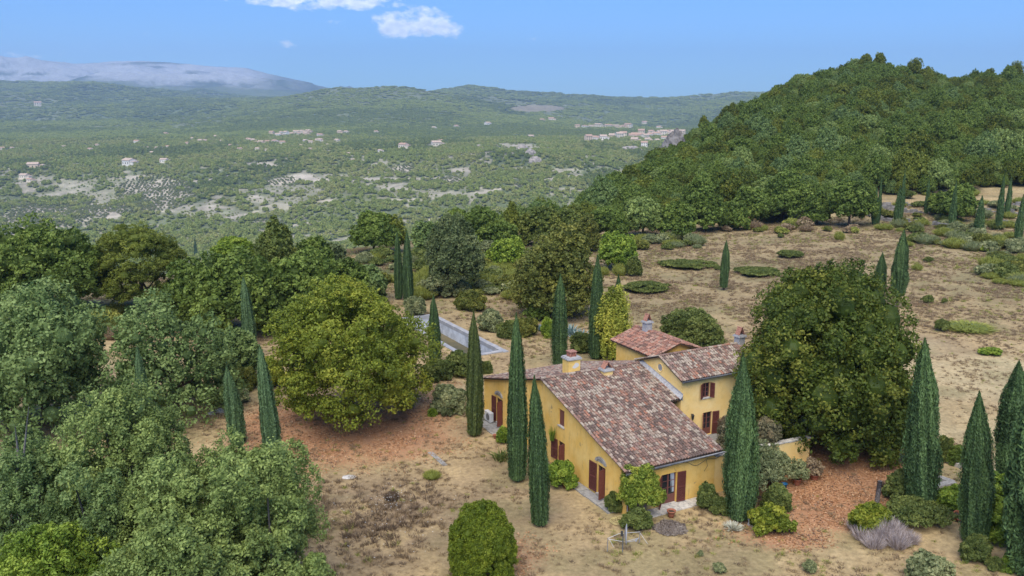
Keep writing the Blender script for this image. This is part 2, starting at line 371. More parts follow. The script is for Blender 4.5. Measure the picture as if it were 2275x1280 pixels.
def crown(seed, rx, ry, rz, lobes=16, subs=12, per=60, leaf=.3, asp=.6, lobe_r=.42, core=.72, bottom=-.5, flat=1.0, shell=.68, tint0=.5, lobetint=.22, subr=.42, name='crown', layer=False, hang=0, dome=True, gap=.86, core_t=.12, jit=1.0, taper=.16):
    """foliage of a crown centred at the origin: lobes on an ellipsoid, bumps on the lobes, leaves on the bumps"""
    rng = np.random.default_rng(seed)
    C = []; tries = 0; bv_ = unit(rng.normal(size=(7, 3)) + np.array([0, 0, .25])); bs_ = np.array([.30, -.30, .24, -.26, .18, -.22, .16]) * jit
    while len(C) < lobes * 2.2 and tries < 2500:
        tries += 1
        d = unit(rng.normal(size=3))
        if d[2] < bottom: continue
        rad = shell * (1 + float((bs_ * np.maximum(bv_ @ d, 0) ** 4).sum())) + rng.uniform(-.15, .12) * jit
        if rng.random() < .06: rad *= .5
        p = d * rad
        if dome and p[2] > 0: p[:2] *= 1 - taper * p[2]
        if dome and p[2] < 0:
            hxy = np.linalg.norm(p[:2]) + 1e-6; p[:2] *= min(math.sqrt(max(rad * rad - p[2] ** 2 * .25, .01)) / hxy, 1 + (1 - hxy) * 1.6) 
        if C and np.min(np.sum((np.array(C) - p) ** 2, 1)) < (lobe_r * gap) ** 2: continue
        C.append(p)
    C = np.array(C); lr = lobe_r * (1 + rng.uniform(-.38, .30, len(C)) * jit)
    S = np.array([rx, ry, rz]); parts = []; allP = []; allN = []; allT = []
    for c, r in zip(C, lr):
        lt = tint0 + rng.normal() * lobetint
        nf = int(subs * 1.25); ii = np.arange(nf) + .5; ph_ = np.arccos(1 - 2 * ii / nf); an_ = np.pi * 3.236 * ii + rng.uniform(0, 6.28)
        D = np.stack([np.sin(ph_) * np.cos(an_), np.sin(ph_) * np.sin(an_), np.cos(ph_)], 1); D = unit(D + rng.normal(size=D.shape) * .14); D = D[D[:, 2] > -.75]
        keep = []
        for d in D:
            p = c + d * r * .78 * np.array([1, 1, flat])
            inside = sum(np.linalg.norm((p - c2)) < r2 * .72 for c2, r2 in zip(C, lr)) > 1
            if not inside: keep.append(p)
        for p in keep:
            sr = r * subr * rng.uniform(.75, 1.25); bt = lt + rng.normal() * .13
            k = max(4, int(per * 1.0 * rng.uniform(.7, 1.3)))
            d = unit(rng.normal(size=(k, 3)) + unit(p) * .75 + np.array([0, 0, .25]))
            pos = p + d * sr * (rng.uniform(.45, 1.08, (k, 1))) * np.array([1, 1, flat if layer else 1])
            if hang: pos[:, 2] -= hang * rng.random(k) * (np.linalg.norm(pos[:, :2], axis=1))
            allP.append(pos * S); allN.append(unit(d * .8 + rng.normal(size=(k, 3)) * .6)); allT.append(bt + rng.normal(size=k) * .16)
    P = np.concatenate(allP); Nn = np.concatenate(allN); T = np.concatenate(allT)
    V, Q = quads(P, Nn, leaf * rng.uniform(.6, 1.35, len(P)), asp, rng)
    parts.append((V, Q, T))
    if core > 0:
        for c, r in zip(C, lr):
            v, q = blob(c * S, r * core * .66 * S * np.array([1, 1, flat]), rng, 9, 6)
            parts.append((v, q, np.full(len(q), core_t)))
    V, Q, T = join(parts)
    return V, Q, np.clip(T, 0, 1), C * S, lr * rx
def tree(name, label, cat, x, y, z, rx, h, m, seed, group=None, ry=None, cb=.12, bk=None, limbs=6, trunk_r=None, zbase=None, **kw):
    """a broadleaf tree: crown from cb*h to h"""
    ry = ry or rx; rz = h * (1 - cb) / 2; cz = h - rz
    kw.setdefault('leaf', .3)
    V, Q, T, C, lr = crown(seed, rx, ry, rz / 1.06, **kw)
    o = thing(name, label, cat, (x, y, z), 0, group)
    V = V + np.array([0, 0, cz])
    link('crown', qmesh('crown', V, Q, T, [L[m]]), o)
    rng = random.Random(seed); tb = MB(); r0 = trunk_r or h * .024 + .06
    top = (rng.uniform(-.3, .3), rng.uniform(-.3, .3), max(cz, h * .45))
    tb.tube([(0, 0, -.4), (0, 0, 0.1), (top[0] * .4, top[1] * .4, top[2] * .4), top], [r0 * 1.35, r0 * 1.1, r0 * .8, r0 * .45], 8)
    idx = list(range(len(C))); rng.shuffle(idx)
    for i in idx[:limbs]:
        c = C[i] + np.array([0, 0, cz]); s = rng.uniform(.25, .75); st = (top[0] * s, top[1] * s, top[2] * s)
        mid = (np.array(st) * .5 + c * .5) + np.array([0, 0, -.08 * h * .3]); tb.tube([st, mid, c], [r0 * .5, r0 * .32, r0 * .12], 6)
    tb.build('trunk', bk or bark, o, smooth=True)
    return o
def cypress_mesh(seed, hh=10.0, ww=1.7, n=11000, bot=.6, tip=1.7, peak=.3, leaf=.26):
    rng = np.random.default_rng(seed)
    def shp(t):
        a = bot + (1 - bot) * np.sin(np.clip(t / peak, 0, 1) * np.pi / 2); b = 1 - np.clip((t - peak) / (1 - peak), 0, 1) ** tip
        return np.where(t < peak, a, np.maximum(b, 0)) * np.clip(t / .025, .2, 1)
    t = rng.random(n * 2); t = t[rng.random(n * 2) < shp(t) * .85 + .15][:n]; n = len(t)
    an = rng.uniform(0, 2 * np.pi, n)
    lump = fbm(an * 2.2 + 3 * np.cos(an), t * 7 + seed, seed, 3) - .5
    strk = fbm(np.cos(an) * 5 + 9, np.sin(an) * 5 + t * 3.2, seed + 3, 3) - .5
    r = ww / 2 * shp(t) * (1 + lump * .62 + strk * .45) * rng.uniform(.84, 1.07, n) * (1 + (rng.random(n) < .03) * rng.uniform(0, .14, n))
    P = np.stack([r * np.cos(an), r * np.sin(an), t * hh], 1)
    out = np.stack([np.cos(an), np.sin(an), np.full(n, .25)], 1)
    Nn = unit(out + rng.normal(size=(n, 3)) * .45)
    up = unit(out * .35 + np.array([0, 0, 1.0]) + rng.normal(size=(n, 3)) * .22)
    a = unit(up - Nn * (up * Nn).sum(1, keepdims=True)); b = np.cross(Nn, a); s = leaf * rng.uniform(.6, 1.4, n)[:, None]
    V = np.stack([P - a * s * .4, P + b * s * .17, P + a * s * .75, P - b * s * .17], 1).reshape(-1, 3); Q = np.arange(4 * n).reshape(-1, 4)
    T = np.clip(.5 + (strk * 1.6 + lump * .6) + rng.normal(size=n) * .15, 0, 1)
    seg = 20; rg = 40; tt = np.linspace(0, 1, rg); aa = np.linspace(0, 2 * np.pi, seg, endpoint=False)
    TT, AA = np.meshgrid(tt, aa, indexing='ij')
    lm = fbm(AA * 2.2 + 3 * np.cos(AA), TT * 7 + seed, seed, 3) - .5; sk = fbm(np.cos(AA) * 5 + 9, np.sin(AA) * 5 + TT * 3.2, seed + 3, 3) - .5
    rr = ww / 2 * .86 * shp(TT) * (1 + lm * .5 + sk * .35)
    cv = np.stack([rr * np.cos(AA), rr * np.sin(AA), TT * hh * .985], -1).reshape(-1, 3); cq = []
    for i in range(rg - 1):
        for j in range(seg): cq.append((i * seg + j, i * seg + (j + 1) % seg, (i + 1) * seg + (j + 1) % seg, (i + 1) * seg + j))
    V, Q, T = join([(V, Q, T), (cv, np.array(cq), np.full(len(cq), .15))])
    return qmesh('foliage', V, Q, T, [L['cyp']])
def brush(seed, n, r, h, wd=.03, spread=.8, curve=.3, name='foliage'):
    """a tuft of thin stems fanning out of a disc"""
    rng = np.random.default_rng(seed)
    an = rng.uniform(0, 2 * np.pi, n); rad = np.sqrt(rng.random(n)) * r
    base = np.stack([rad * np.cos(an) * .55, rad * np.sin(an) * .55, np.zeros(n)], 1)
    hh = h * rng.uniform(.55, 1.05, n) * (1 - .45 * (rad / r) ** 2)
    tip = np.stack([rad * np.cos(an) * (1 + spread * .3), rad * np.sin(an) * (1 + spread * .3), hh], 1) + rng.normal(size=(n, 3)) * .06 * h
    mid = (base + tip) / 2 + np.stack([-np.cos(an), -np.sin(an), np.ones(n)], 1) * (curve * .12 * h)
    side = unit(rng.normal(size=(n, 3)) * np.array([1, 1, .15])) * (wd / 2)
    V = np.stack([base - side, base + side, mid + side, mid - side, tip + side * .3, tip - side * .3], 1).reshape(-1, 3)
    o = np.arange(n)[:, None] * 6; Q = np.concatenate([o + np.array([0, 1, 2, 3]), o + np.array([3, 2, 4, 5])])
    tn = np.clip(.5 + rng.normal(size=n) * .25, 0, 1); T = np.concatenate([tn * .75, tn])
    return V, Q, T

# ================================================================== SETTING: the ground
TT_ = np.concatenate([np.linspace(-.95, -.66, 24, endpoint=False), np.linspace(-.66, .66, 760), np.linspace(.66, .95, 24)[1:]])
yn = np.concatenate([np.linspace(6, 36, 24, endpoint=False), np.geomspace(36, 300, 560)])
yf = np.geomspace(300, 15800, 640)
def ell(px, row, X, Y, rx, ry):
    return np.clip(1.0 - ((X - px) / rx) ** 2 - ((Y - row) / ry) ** 2, 0, 1)
def field_masks(px, row):
    """dry fields / olive groves on the far slope"""
    m = np.zeros(px.shape)
    for c, r, a, b, k in [(345, 430, 95, 42, 1.2), (290, 462, 60, 18, 1.4), (630, 404, 48, 11, 1.8), (540, 440, 90, 18, .8), (700, 392, 80, 8, .9), (130, 475, 120, 34, .9), (40, 500, 60, 34, 1.1),
                          (250, 476, 70, 14, 1.4), (905, 378, 45, 13, 1.3), (1005, 402, 30, 10, 1.3), (1030, 378, 90, 6, 1.0), (760, 398, 160, 5, 1.0), (600, 497, 40, 13, 1.2), (1180, 412, 45, 15, 1.0),
                          (1150, 330, 60, 14, .7), (600, 365, 60, 6, .8), (55, 400, 60, 16, 1.0), (480, 462, 60, 10, .8), (1260, 380, 60, 8, .5), (860, 420, 70, 16, .5), (950, 430, 60, 10, .4), (10, 540, 60, 20, .8),
                          (250, 440, 230, 60, .38), (480, 470, 200, 40, .3), (640, 430, 120, 36, .35), (320, 395, 50, 8, .9), (20, 565, 60, 18, .6)]:
        m = np.maximum(m, ell(c, r, px, row, a, b) * k)
    b = np.abs(((row + .10 * px + 10 * np.sin(px / 90.) ) % 46) - 23) < 2.2
    m = np.maximum(m, b * .95 * (row > 372) * (row < 560) * sstep(.42, .6, vnoise(px / 60., row / 20., 5)))
    return m
def ground_color(x, y, z):
    px, row, d = proj(x, y, z)
    n1 = fbm(x / 6., y / 6., 21); n2 = fbm(x / 1.7, y / 1.7, 31); n3 = fbm(x / 18., y / 18., 41)
    straw = np.array([.43, .315, .16]); brown = np.array([.27, .195, .115]); pale = np.array([.47, .375, .205]); grn = np.array([.125, .14, .055]); leafl = np.array([.42, .175, .085])
    red = np.array([.24, .10, .06])
    def mixc(a, b, f): return a + (b - a) * np.clip(f, 0, 1)[..., None]
    c = np.broadcast_to(straw, x.shape + (3,)).copy()
    c = mixc(c, brown, (n1 - .48) * 2.2); c = mixc(c, pale, (n3 - .52) * 4.0 + (n2 - .5) * .8)
    # far meadow greyer
    c = mixc(c, np.array([.31, .24, .125]), sstep(75, 110, y) * (.35 + .7 * fbm(x / 9., y / 9., 61)))
    c = mixc(c, brown, ell(820, 1160, px, row, 330, 130) * 1.1 * sstep(.35, .6, fbm(x / 2.2, y / 2.2, 71)))
    g = sstep(.56, .70, fbm(x / 4. + 9, y / 4., 51)) * .3
    for a, b, rx, ry, k in [(1700, 800, 120, 60, .3), (2150, 725, 80, 14, .7), (1480, 700, 200, 30, .2), (720, 1000, 90, 60, .35), (1350, 800, 100, 40, .3), (240, 700, 110, 40, .4), (1080, 560, 230, 100, 1.0), (800, 590, 170, 60, .9), (300, 650, 260, 60, .6),
                            (2100, 500, 200, 30, .5), (100, 900, 250, 60, .45), (1500, 1250, 400, 40, .25), (1100, 1230, 200, 90, .15), (660, 1150, 60, 60, .4), (2150, 1100, 120, 60, .4), (2200, 640, 120, 60, .25), (1650, 600, 300, 30, .25)]:
        g = np.maximum(g, np.minimum(ell(a, b, px, row, rx, ry) * 2, 1) * k * sstep(.35, .6, n2 * .5 + n1 * .5) * 1.4)
    c = mixc(c, grn, g)
    lit = np.zeros(x.shape)
    for a, b, rx, ry, k in [(1860, 1080, 205, 118, 1.1), (1950, 1020, 130, 40, 1.2), (760, 960, 320, 95, .62), (900, 930, 160, 60, .5), (640, 990, 120, 110, .42), (1750, 1185, 160, 50, .5), (880, 850, 60, 40, .3), (1130, 1240, 110, 60, .4), (980, 880, 60, 60, .3)]:
        lit = np.maximum(lit, ell(a, b, px, row, rx, ry) * k)
    lit = np.clip(lit * (.55 + .9 * n2), 0, 1) * (y < 120)
    rd = np.maximum(ell(2150, 690, px, row, 200, 26), ell(2230, 720, px, row, 90, 16)) * sstep(.5, .65, n1) * 1.0
    c = mixc(c, red, rd)
    # under the wood
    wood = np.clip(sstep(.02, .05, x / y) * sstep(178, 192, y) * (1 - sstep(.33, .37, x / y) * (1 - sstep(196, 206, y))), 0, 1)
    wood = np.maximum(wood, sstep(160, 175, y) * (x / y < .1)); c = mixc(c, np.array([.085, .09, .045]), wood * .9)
    # valley and hills beyond
    far = sstep(250, 500, y)
    green = np.array([.15, .18, .085]); olv = np.array([.23, .24, .13]); soil = np.array([.50, .44, .33]); dk = np.array([.06, .085, .045])
    nf = fbm(x / 120., y / 120., 81); nf2 = fbm(x / 35., y / 35., 91)
    cf = np.broadcast_to(green, x.shape + (3,)).copy()
    cf = mixc(cf, olv, (nf - .42) * 3); cf = mixc(cf, dk, (fbm(x / 200., y / 300., 95) - .52) * 4)
    fm = np.clip(field_masks(px, row) * 1.5 * sstep(.3, .55, nf2), 0, 1) * (y < 2600)
    cf = mixc(cf, soil, fm); cf = mixc(cf, soil, .55 * sstep(.58, .7, nf2) * (y < 2300) * sstep(800, 1000, y))
    hz = sstep(3300, 4200, y); cf = mixc(cf, np.array([.13, .165, .085]), hz * .7); cf = mixc(cf, np.array([.19, .20, .12]), hz * sstep(.5, .7, fbm(x / 500., y / 500., 101)) * .6)
    cf = mixc(cf, np.array([.27, .235, .16]), np.clip(ell(1195, 241, px, row, 75, 9) * 2, 0, 1) * sstep(3500, 4500, y))
    mt = sstep(9200, 10300, y); rock = fbm(x / 420. + 2, y / 900., 111, 6) * .55 + fbm(x / 1200., z / 60., 113, 4) * .45; up = sstep(60, 420, z)
    cm = mixc(np.broadcast_to(np.array([.07, .095, .07]), x.shape + (3,)), np.array([.42, .43, .44]), sstep(.54, .67, rock + up * .20) * (.3 + .7 * up) * (1 - .75 * sstep(540, 640, px)))
    cf = mixc(cf, cm, mt)
    c = mixc(c, cf, far)
    return np.concatenate([np.clip(c, 0, 1), lit[..., None]], -1)
def ground_mat(name, s1, s2, near):
    m = bpy.data.materials.new(name); m.use_nodes = True; t = m.node_tree; b = t.nodes['Principled BSDF']
    b.inputs['Roughness'].default_value = .95; b.inputs['Specular IOR Level'].default_value = .1
    at = N(t, 'ShaderNodeAttribute', attribute_name='gcol'); g = N(t, 'ShaderNodeNewGeometry')
    def noise(s, det=7, ro=.7, sx=1, sy=1):
        mp = N(t, 'ShaderNodeMapping'); mp.inputs['Scale'].default_value = (sx, sy, 1); t.links.new(g.outputs['Position'], mp.inputs[0])
        n = N(t, 'ShaderNodeTexNoise'); n.inputs['Scale'].default_value = s; n.inputs['Detail'].default_value = det; n.inputs['Roughness'].default_value = ro; t.links.new(mp.outputs[0], n.inputs['Vector']); return n.outputs[0]
    a, c = noise(s1), noise(s2)
    mr = N(t, 'ShaderNodeMapRange'); t.links.new(a, mr.inputs[0]); mr.inputs[1].default_value = .3; mr.inputs[2].default_value = .7; mr.inputs[3].default_value = .66; mr.inputs[4].default_value = 1.32
    mr2 = N(t, 'ShaderNodeMapRange'); t.links.new(c, mr2.inputs[0]); mr2.inputs[1].default_value = .3; mr2.inputs[2].default_value = .7; mr2.inputs[3].default_value = .8; mr2.inputs[4].default_value = 1.2
    f = M('MULTIPLY', mr.outputs[0], mr2.outputs[0], tree=t)
    vm = N(t, 'ShaderNodeVectorMath', op='SCALE'); t.links.new(at.outputs['Color'], vm.inputs[0]); t.links.new(f, vm.inputs['Scale'])
    last = vm.outputs[0]
    if near:
        # fallen orange leaves, speckled
        sp = noise(9.0, 3, .6); th = M('SUBTRACT', 1.0, M('MULTIPLY', at.outputs['Alpha'], .72, tree=t), tree=t)
        k = M('MULTIPLY', M('SUBTRACT', M('ADD', sp, .14, tree=t), M('MULTIPLY', th, .72, tree=t), tree=t), 9.0, clamp=True, tree=t)
        k = M('MULTIPLY', k, M('MULTIPLY', at.outputs['Alpha'], 3.0, clamp=True, tree=t), tree=t)
        cr = N(t, 'ShaderNodeMix', data_type='RGBA'); cr.inputs[6].default_value = (.42, .165, .075, 1); cr.inputs[7].default_value = (.46, .27, .155, 1); t.links.new(noise(14., 2), cr.inputs[0])
        mx = N(t, 'ShaderNodeMix', data_type='RGBA'); t.links.new(M('MULTIPLY', k, .8, tree=t), mx.inputs[0]); t.links.new(last, mx.inputs[6]); t.links.new(cr.outputs[2], mx.inputs[7]); last = mx.outputs[2]
        bp = N(t, 'ShaderNodeBump'); bp.inputs['Strength'].default_value = .8; bp.inputs['Distance'].default_value = .08; t.links.new(noise(5.0, 8, .75), bp.inputs['Height']); t.links.new(bp.outputs[0], b.inputs['Normal'])
    else:
        bp = N(t, 'ShaderNodeBump'); bp.inputs['Strength'].default_value = .7; bp.inputs['Distance'].default_value = 9.0; t.links.new(noise(.02, 8, .75), bp.inputs['Height']); t.links.new(bp.outputs[0], b.inputs['Normal'])
    t.links.new(last, b.inputs['Base Color'])
    return m
gm_near = ground_mat('dry_meadow', 3.2, .35, True); gm_far = ground_mat('far_land', .05, .006, False)
def ground(name, ys, m):
    TG, YG = np.meshgrid(TT_, ys); X = TG * YG; Zg = Z(X, YG)
    nr, nc = X.shape; V = np.stack([X, YG, Zg], -1).reshape(-1, 3)
    i = (np.arange(nr - 1)[:, None] * nc + np.arange(nc - 1)).ravel(); Q = np.stack([i, i + 1, i + nc + 1, i + nc], 1)
    me = qmesh(name, V, Q, None, [m], smooth=True)
    at = me.attributes.new('gcol', 'FLOAT_COLOR', 'POINT'); at.data.foreach_set('color', ground_color(X, YG, Zg).reshape(-1, 4).astype(np.float32).ravel())
    return link(name, me, None, kind='structure')
ground('ground', yn, gm_near)
ground('valley', yf[:331], gm_far); ground('hills', yf[330:560], gm_far); ground('mountain_range', yf[559:], gm_far)

# ================================================================== FARMHOUSE (local frame: x along the front wall, y into the house)
HTH = R(27.5); HC = (6.80, 47.22, 0.0); HU = (math.cos(HTH), math.sin(HTH)); HW = (-math.sin(HTH), math.cos(HTH))
def hw(u, v, z=0.0): return (HC[0] + u * HU[0] + v * HW[0], HC[1] + u * HU[1] + v * HW[1], z)
def plaster(name, base, dirt, pale, k):
    m = bpy.data.materials.new(name); m.use_nodes = True; t = m.node_tree; b = t.nodes['Principled BSDF']; b.inputs['Roughness'].default_value = .92; b.inputs['Specular IOR Level'].default_value = .15
    tc_ = N(t, 'ShaderNodeTexCoord')
    def nz_(s, det, sx=1, sz=1):
        mp = N(t, 'ShaderNodeMapping'); mp.inputs['Scale'].default_value = (sx, sx, sz); t.links.new(tc_.outputs['Object'], mp.inputs[0])
        n = N(t, 'ShaderNodeTexNoise'); n.inputs['Scale'].default_value = s; n.inputs['Detail'].default_value = det; n.inputs['Roughness'].default_value = .65; t.links.new(mp.outputs[0], n.inputs['Vector']); return n.outputs[0]
    def rng_(v, lo, hi, o=1.0):
        mr = N(t, 'ShaderNodeMapRange'); t.links.new(v, mr.inputs[0]); mr.inputs[1].default_value = lo; mr.inputs[2].default_value = hi; mr.inputs[4].default_value = o; return mr.outputs[0]
    def mx_(f, a, c):
        x = N(t, 'ShaderNodeMix', data_type='RGBA'); t.links.new(f, x.inputs[0])
        if isinstance(a, tuple): x.inputs[6].default_value = (*a, 1)
        else: t.links.new(a, x.inputs[6])
        x.inputs[7].default_value = (*c, 1); return x.outputs[2]
    c = mx_(rng_(nz_(.7, 6), .38, .68, .75), base, pale)
    c = mx_(rng_(nz_(2.2, 8), .52, .72, .45), c, tuple(v * .72 for v in base))
    c = mx_(rng_(nz_(3.0, 6, 1.6, .22), .56, .74, .5 * k), c, dirt)
    c = mx_(rng_(nz_(1.6, 9), .62, .68, .75 * k), c, dirt)
    t.links.new(c, b.inputs['Base Color'])
    bp = N(t, 'ShaderNodeBump'); bp.inputs['Strength'].default_value = .3; bp.inputs['Distance'].default_value = .02; t.links.new(nz_(7, 6), bp.inputs['Height']); t.links.new(bp.outputs[0], b.inputs['Normal'])
    return m
wall_m = plaster('ochre_render', (.82, .51, .12), (.38, .26, .135), (.90, .65, .24), 1.15)
wall_tall = plaster('pale_ochre_render', (.92, .62, .21), (.60, .41, .18), (.93, .73, .36), .5)
stone = mat('grey_stone', (.38, .365, .33), .9, .2, noise=(5, (.20, .19, .175), .8, .4, .65), bump=.5)
palestone = mat('pale_limestone', (.62, .58, .50), .9, .2, noise=(4, (.33, .31, .28), .8, .42, .62), bump=.5)
wood_red = mat('oxblood_painted_wood', (.135, .040, .032), .65, .3, noise=(8, (.22, .085, .065), .5, .45, .7))
wood_frame = mat('brown_painted_frame', (.19, .075, .055), .6, .3, noise=(8, (.12, .05, .04), .5, .45, .7))
glass_m = mat('dark_window_glass', (.020, .024, .028), .12, .6)
curtain_m = mat('pale_curtain', (.38, .42, .46), .8, .2)
zinc = mat('grey_zinc', (.22, .225, .23), .45, .4, .4, noise=(5, (.12, .12, .12), .6, .45, .6))
lead = mat('grey_cement_fillet', (.45, .44, .42), .85, .2, noise=(5, (.28, .27, .26), .7, .45, .6))
soffit = mat('dark_soffit', (.10, .07, .05), .9, .1)
white_m = mat('off_white_enamel', (.66, .66, .64), .5, .4, noise=(7, (.45, .44, .42), .5, .5, .7))
terra = mat('terracotta_pot', (.38, .145, .080), .85, .2, noise=(7, (.26, .10, .06), .7, .4, .65))
tile_m = bpy.data.materials.new('roof_tile'); tile_m.use_nodes = True
def _t():
    t = tile_m.node_tree; b = t.nodes['Principled BSDF']; b.inputs['Roughness'].default_value = .88; b.inputs['Specular IOR Level'].default_value = .2
    at = N(t, 'ShaderNodeAttribute', attribute_name='col'); tc_ = N(t, 'ShaderNodeTexCoord'); n = N(t, 'ShaderNodeTexNoise'); n.inputs['Scale'].default_value = 9; n.inputs['Detail'].default_value = 5
    t.links.new(tc_.outputs['Object'], n.inputs['Vector'])
    mr = N(t, 'ShaderNodeMapRange'); t.links.new(n.outputs[0], mr.inputs[0]); mr.inputs[1].default_value = .5; mr.inputs[2].default_value = .66; mr.inputs[4].default_value = .65
    mx = N(t, 'ShaderNodeMix', data_type='RGBA'); t.links.new(mr.outputs[0], mx.inputs[0]); t.links.new(at.outputs['Color'], mx.inputs[6]); mx.inputs[7].default_value = (.055, .042, .038, 1)
    t.links.new(mx.outputs[2], b.inputs['Base Color'])
_t()
PAL = {'mix': [((.52, .45, .34), 28), ((.44, .34, .25), 16), ((.36, .19, .13), 17), ((.46, .17, .09), 5), ((.20, .11, .085), 16), ((.085, .060, .055), 16), ((.29, .17, .14), 12)],
       'pink': [((.48, .30, .22), 22), ((.46, .22, .145), 34), ((.40, .17, .11), 16), ((.24, .13, .10), 12), ((.10, .07, .06), 8), ((.50, .38, .28), 8)]}
for _k in PAL:
    _w = sum(p[1] for p in PAL[_k]); _g = .92; _m = [sum(p[0][i] * p[1] for p in PAL[_k]) / _w for i in range(3)]
    PAL[_k] = [(tuple(_g * (c * .60 + m * .40) for c, m in zip(p[0], _m)), p[1]) for p in PAL[_k]]
def tiles(mb, O, A, B, la, rows0, rows1, pal='mix', seed=0, pitch=.215, step=.34, r=.088):
    """cover and channel tiles; O corner, A unit vector along the eave, B unit vector up the slope; rows0/rows1 = start/end up the slope as functions of a"""
    rg = random.Random(seed); O, A, B = map(lambda v: np.array(v, float), (O, A, B)); Nn = np.cross(A, B)
    if Nn[2] < 0: Nn = -Nn
    P_ = PAL[pal]; cols = [p[0] for p in P_]; wts = [p[1] for p in P_]
    n = int(la / pitch); ps = la / n
    for i in range(n + 1):
        a = i * ps; ac = min(max(a, .02), la - .02); b0, b1 = rows0(ac), rows1(ac)
        k = int(math.ceil((b1 - b0) / step)); ja = 0
        for j in range(k):
            ja = rg.uniform(-.012, .012); ra = rg.uniform(-.02, .02)
            s0 = b0 + j * step + rg.uniform(-.015, .015) - (.03 if j == 0 else 0); s1 = min(b0 + (j + 1) * step + .05, b1 + .02)
            dk = float(fbm(a * .55 + seed * 3, s0 * .35, 7 + seed)); ww = list(wts)
            if dk > .52: ww[-2] *= 1 + (dk - .52) * 26; ww[-3] *= 1 + (dk - .52) * 12
            if dk < .45: ww[0] *= 1.8
            c = rg.choices(cols, ww)[0]; f = rg.uniform(.8, 1.18); c = tuple(v * f for v in c)
            def prof(s, rr, lift, aa):
                return [O + A * (aa + rr * math.cos(t)) + B * s + Nn * (lift + rr * .82 * math.sin(t)) for t in (math.pi, math.pi * .72, math.pi / 2, math.pi * .28, 0)]
            p0 = prof(s0, r * 1.06, .045, a + ja); p1 = prof(s1, r * .86, .022, a + ja + ra)
            for q in range(4): mb.poly([p0[q + 1], p0[q], p1[q], p1[q + 1]], 0, c)
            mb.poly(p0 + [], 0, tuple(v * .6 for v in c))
            # channel, colour darkened to paint in the shade between the covers
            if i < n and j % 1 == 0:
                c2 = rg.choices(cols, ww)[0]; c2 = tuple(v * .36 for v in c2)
                x0, x1 = a + ps * .25, a + ps * .75; xc = a + ps / 2
                q0 = [O + A * x0 + B * s0 + Nn * .035, O + A * xc + B * s0 + Nn * .012, O + A * x1 + B * s0 + Nn * .035]; q1 = [O + A * x0 + B * s1 + Nn * .03, O + A * xc + B * s1 + Nn * .004, O + A * x1 + B * s1 + Nn * .03]
                mb.poly([q0[0], q0[1], q1[1], q1[0]], 0, c2); mb.poly([q0[1], q0[2], q1[2], q1[1]], 0, c2)
def deck(mb, pts, th=.07):
    """roof boarding under the tiles"""
    lo = [(p[0], p[1], p[2] - th) for p in pts]; mb.poly(pts, 1); mb.poly(lo[::-1], 1)
    for i in range(len(pts)): j = (i + 1) % len(pts); mb.poly([pts[i], lo[i], lo[j], pts[j]], 1)
def ridge(mb, a, b, seed=0, r=.13, pal='mix'):
    rg = random.Random(seed); a, b = np.array(a, float), np.array(b, float); d = b - a; ln = np.linalg.norm(d); d /= ln; s = unit(np.cross(d, (0, 0, 1))); up = np.cross(s, d); n = int(ln / .38)
    for i in range(n):
        c = rg.choices([p[0] for p in PAL[pal]], [p[1] for p in PAL[pal]])[0]; l0, l1 = a + d * ln * i / n, a + d * (ln * (i + 1) / n + .04)
        pr = lambda o, rr, l: [o + s * rr * math.cos(t) + up * (l + rr * .8 * math.sin(t)) for t in np.linspace(math.pi, 0, 6)]
        p, q = pr(l0, r, .03), pr(l1, r * .86, .02)
        for k in range(5): mb.poly([p[k], p[k + 1], q[k + 1], q[k]], 0, c)
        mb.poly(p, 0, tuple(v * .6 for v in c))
house = thing('farmhouse', 'yellow ochre farmhouse with old clay tile roofs, chimneys and oxblood shutters, in the dry grass', 'farmhouse', HC, HTH)
def wall_face(mb, p0, dr, nrm, length, top, ops, m=0, zb=-.3, depth=.26):
    """wall in a vertical plane with real openings: ops = (a0, a1, z0, z1[, arch]); top(a) its height"""
    p0, dr, nrm = np.array(p0, float), np.array(dr, float), np.array(nrm, float)
    cuts = sorted({0.0, length, *[v for o in ops for v in (o[0], o[1])], *[a for a in getattr(top, 'k', []) if 0 < a < length]})
    P = lambda a, z, d=0: tuple(p0 + dr * a + nrm * -d + np.array([0, 0, z]))
    for a, b in zip(cuts, cuts[1:]):
        here = sorted([o for o in ops if o[0] <= a + 1e-6 and o[1] >= b - 1e-6], key=lambda o: o[2]); z = zb
        for o in here:
            if o[2] > z: mb.poly([P(a, z), P(b, z), P(b, o[2]), P(a, o[2])], m)
            z = o[3]
        mb.poly([P(a, z), P(b, z), P(b, top(b)), P(a, top(a))], m)
    for a0, a1, z0, z1_ in [o[:4] for o in ops]:
        for q in ([P(a0, z0), P(a0, z1_), P(a0, z1_, depth), P(a0, z0, depth)], [P(a1, z0), P(a1, z0, depth), P(a1, z1_, depth), P(a1, z1_)],
                  [P(a0, z1_), P(a1, z1_), P(a1, z1_, depth), P(a0, z1_, depth)], [P(a0, z0), P(a0, z0, depth), P(a1, z0, depth), P(a1, z0)],
                  [P(a0, z0, depth + .012), P(a1, z0, depth + .012), P(a1, z1_, depth + .012), P(a0, z1_, depth + .012)]): mb.poly(q, m)
PR = [(-.3, 2.93), (0, 3.0), (.63, 3.17), (3.02, 3.80), (5.18, 4.42), (9.9, 5.72), (15.4, 4.15), (19.5, 3.02), (19.85, 2.93)]
def roofz(v): return float(np.interp(v, [p[0] for p in PR], [p[1] for p in PR]))
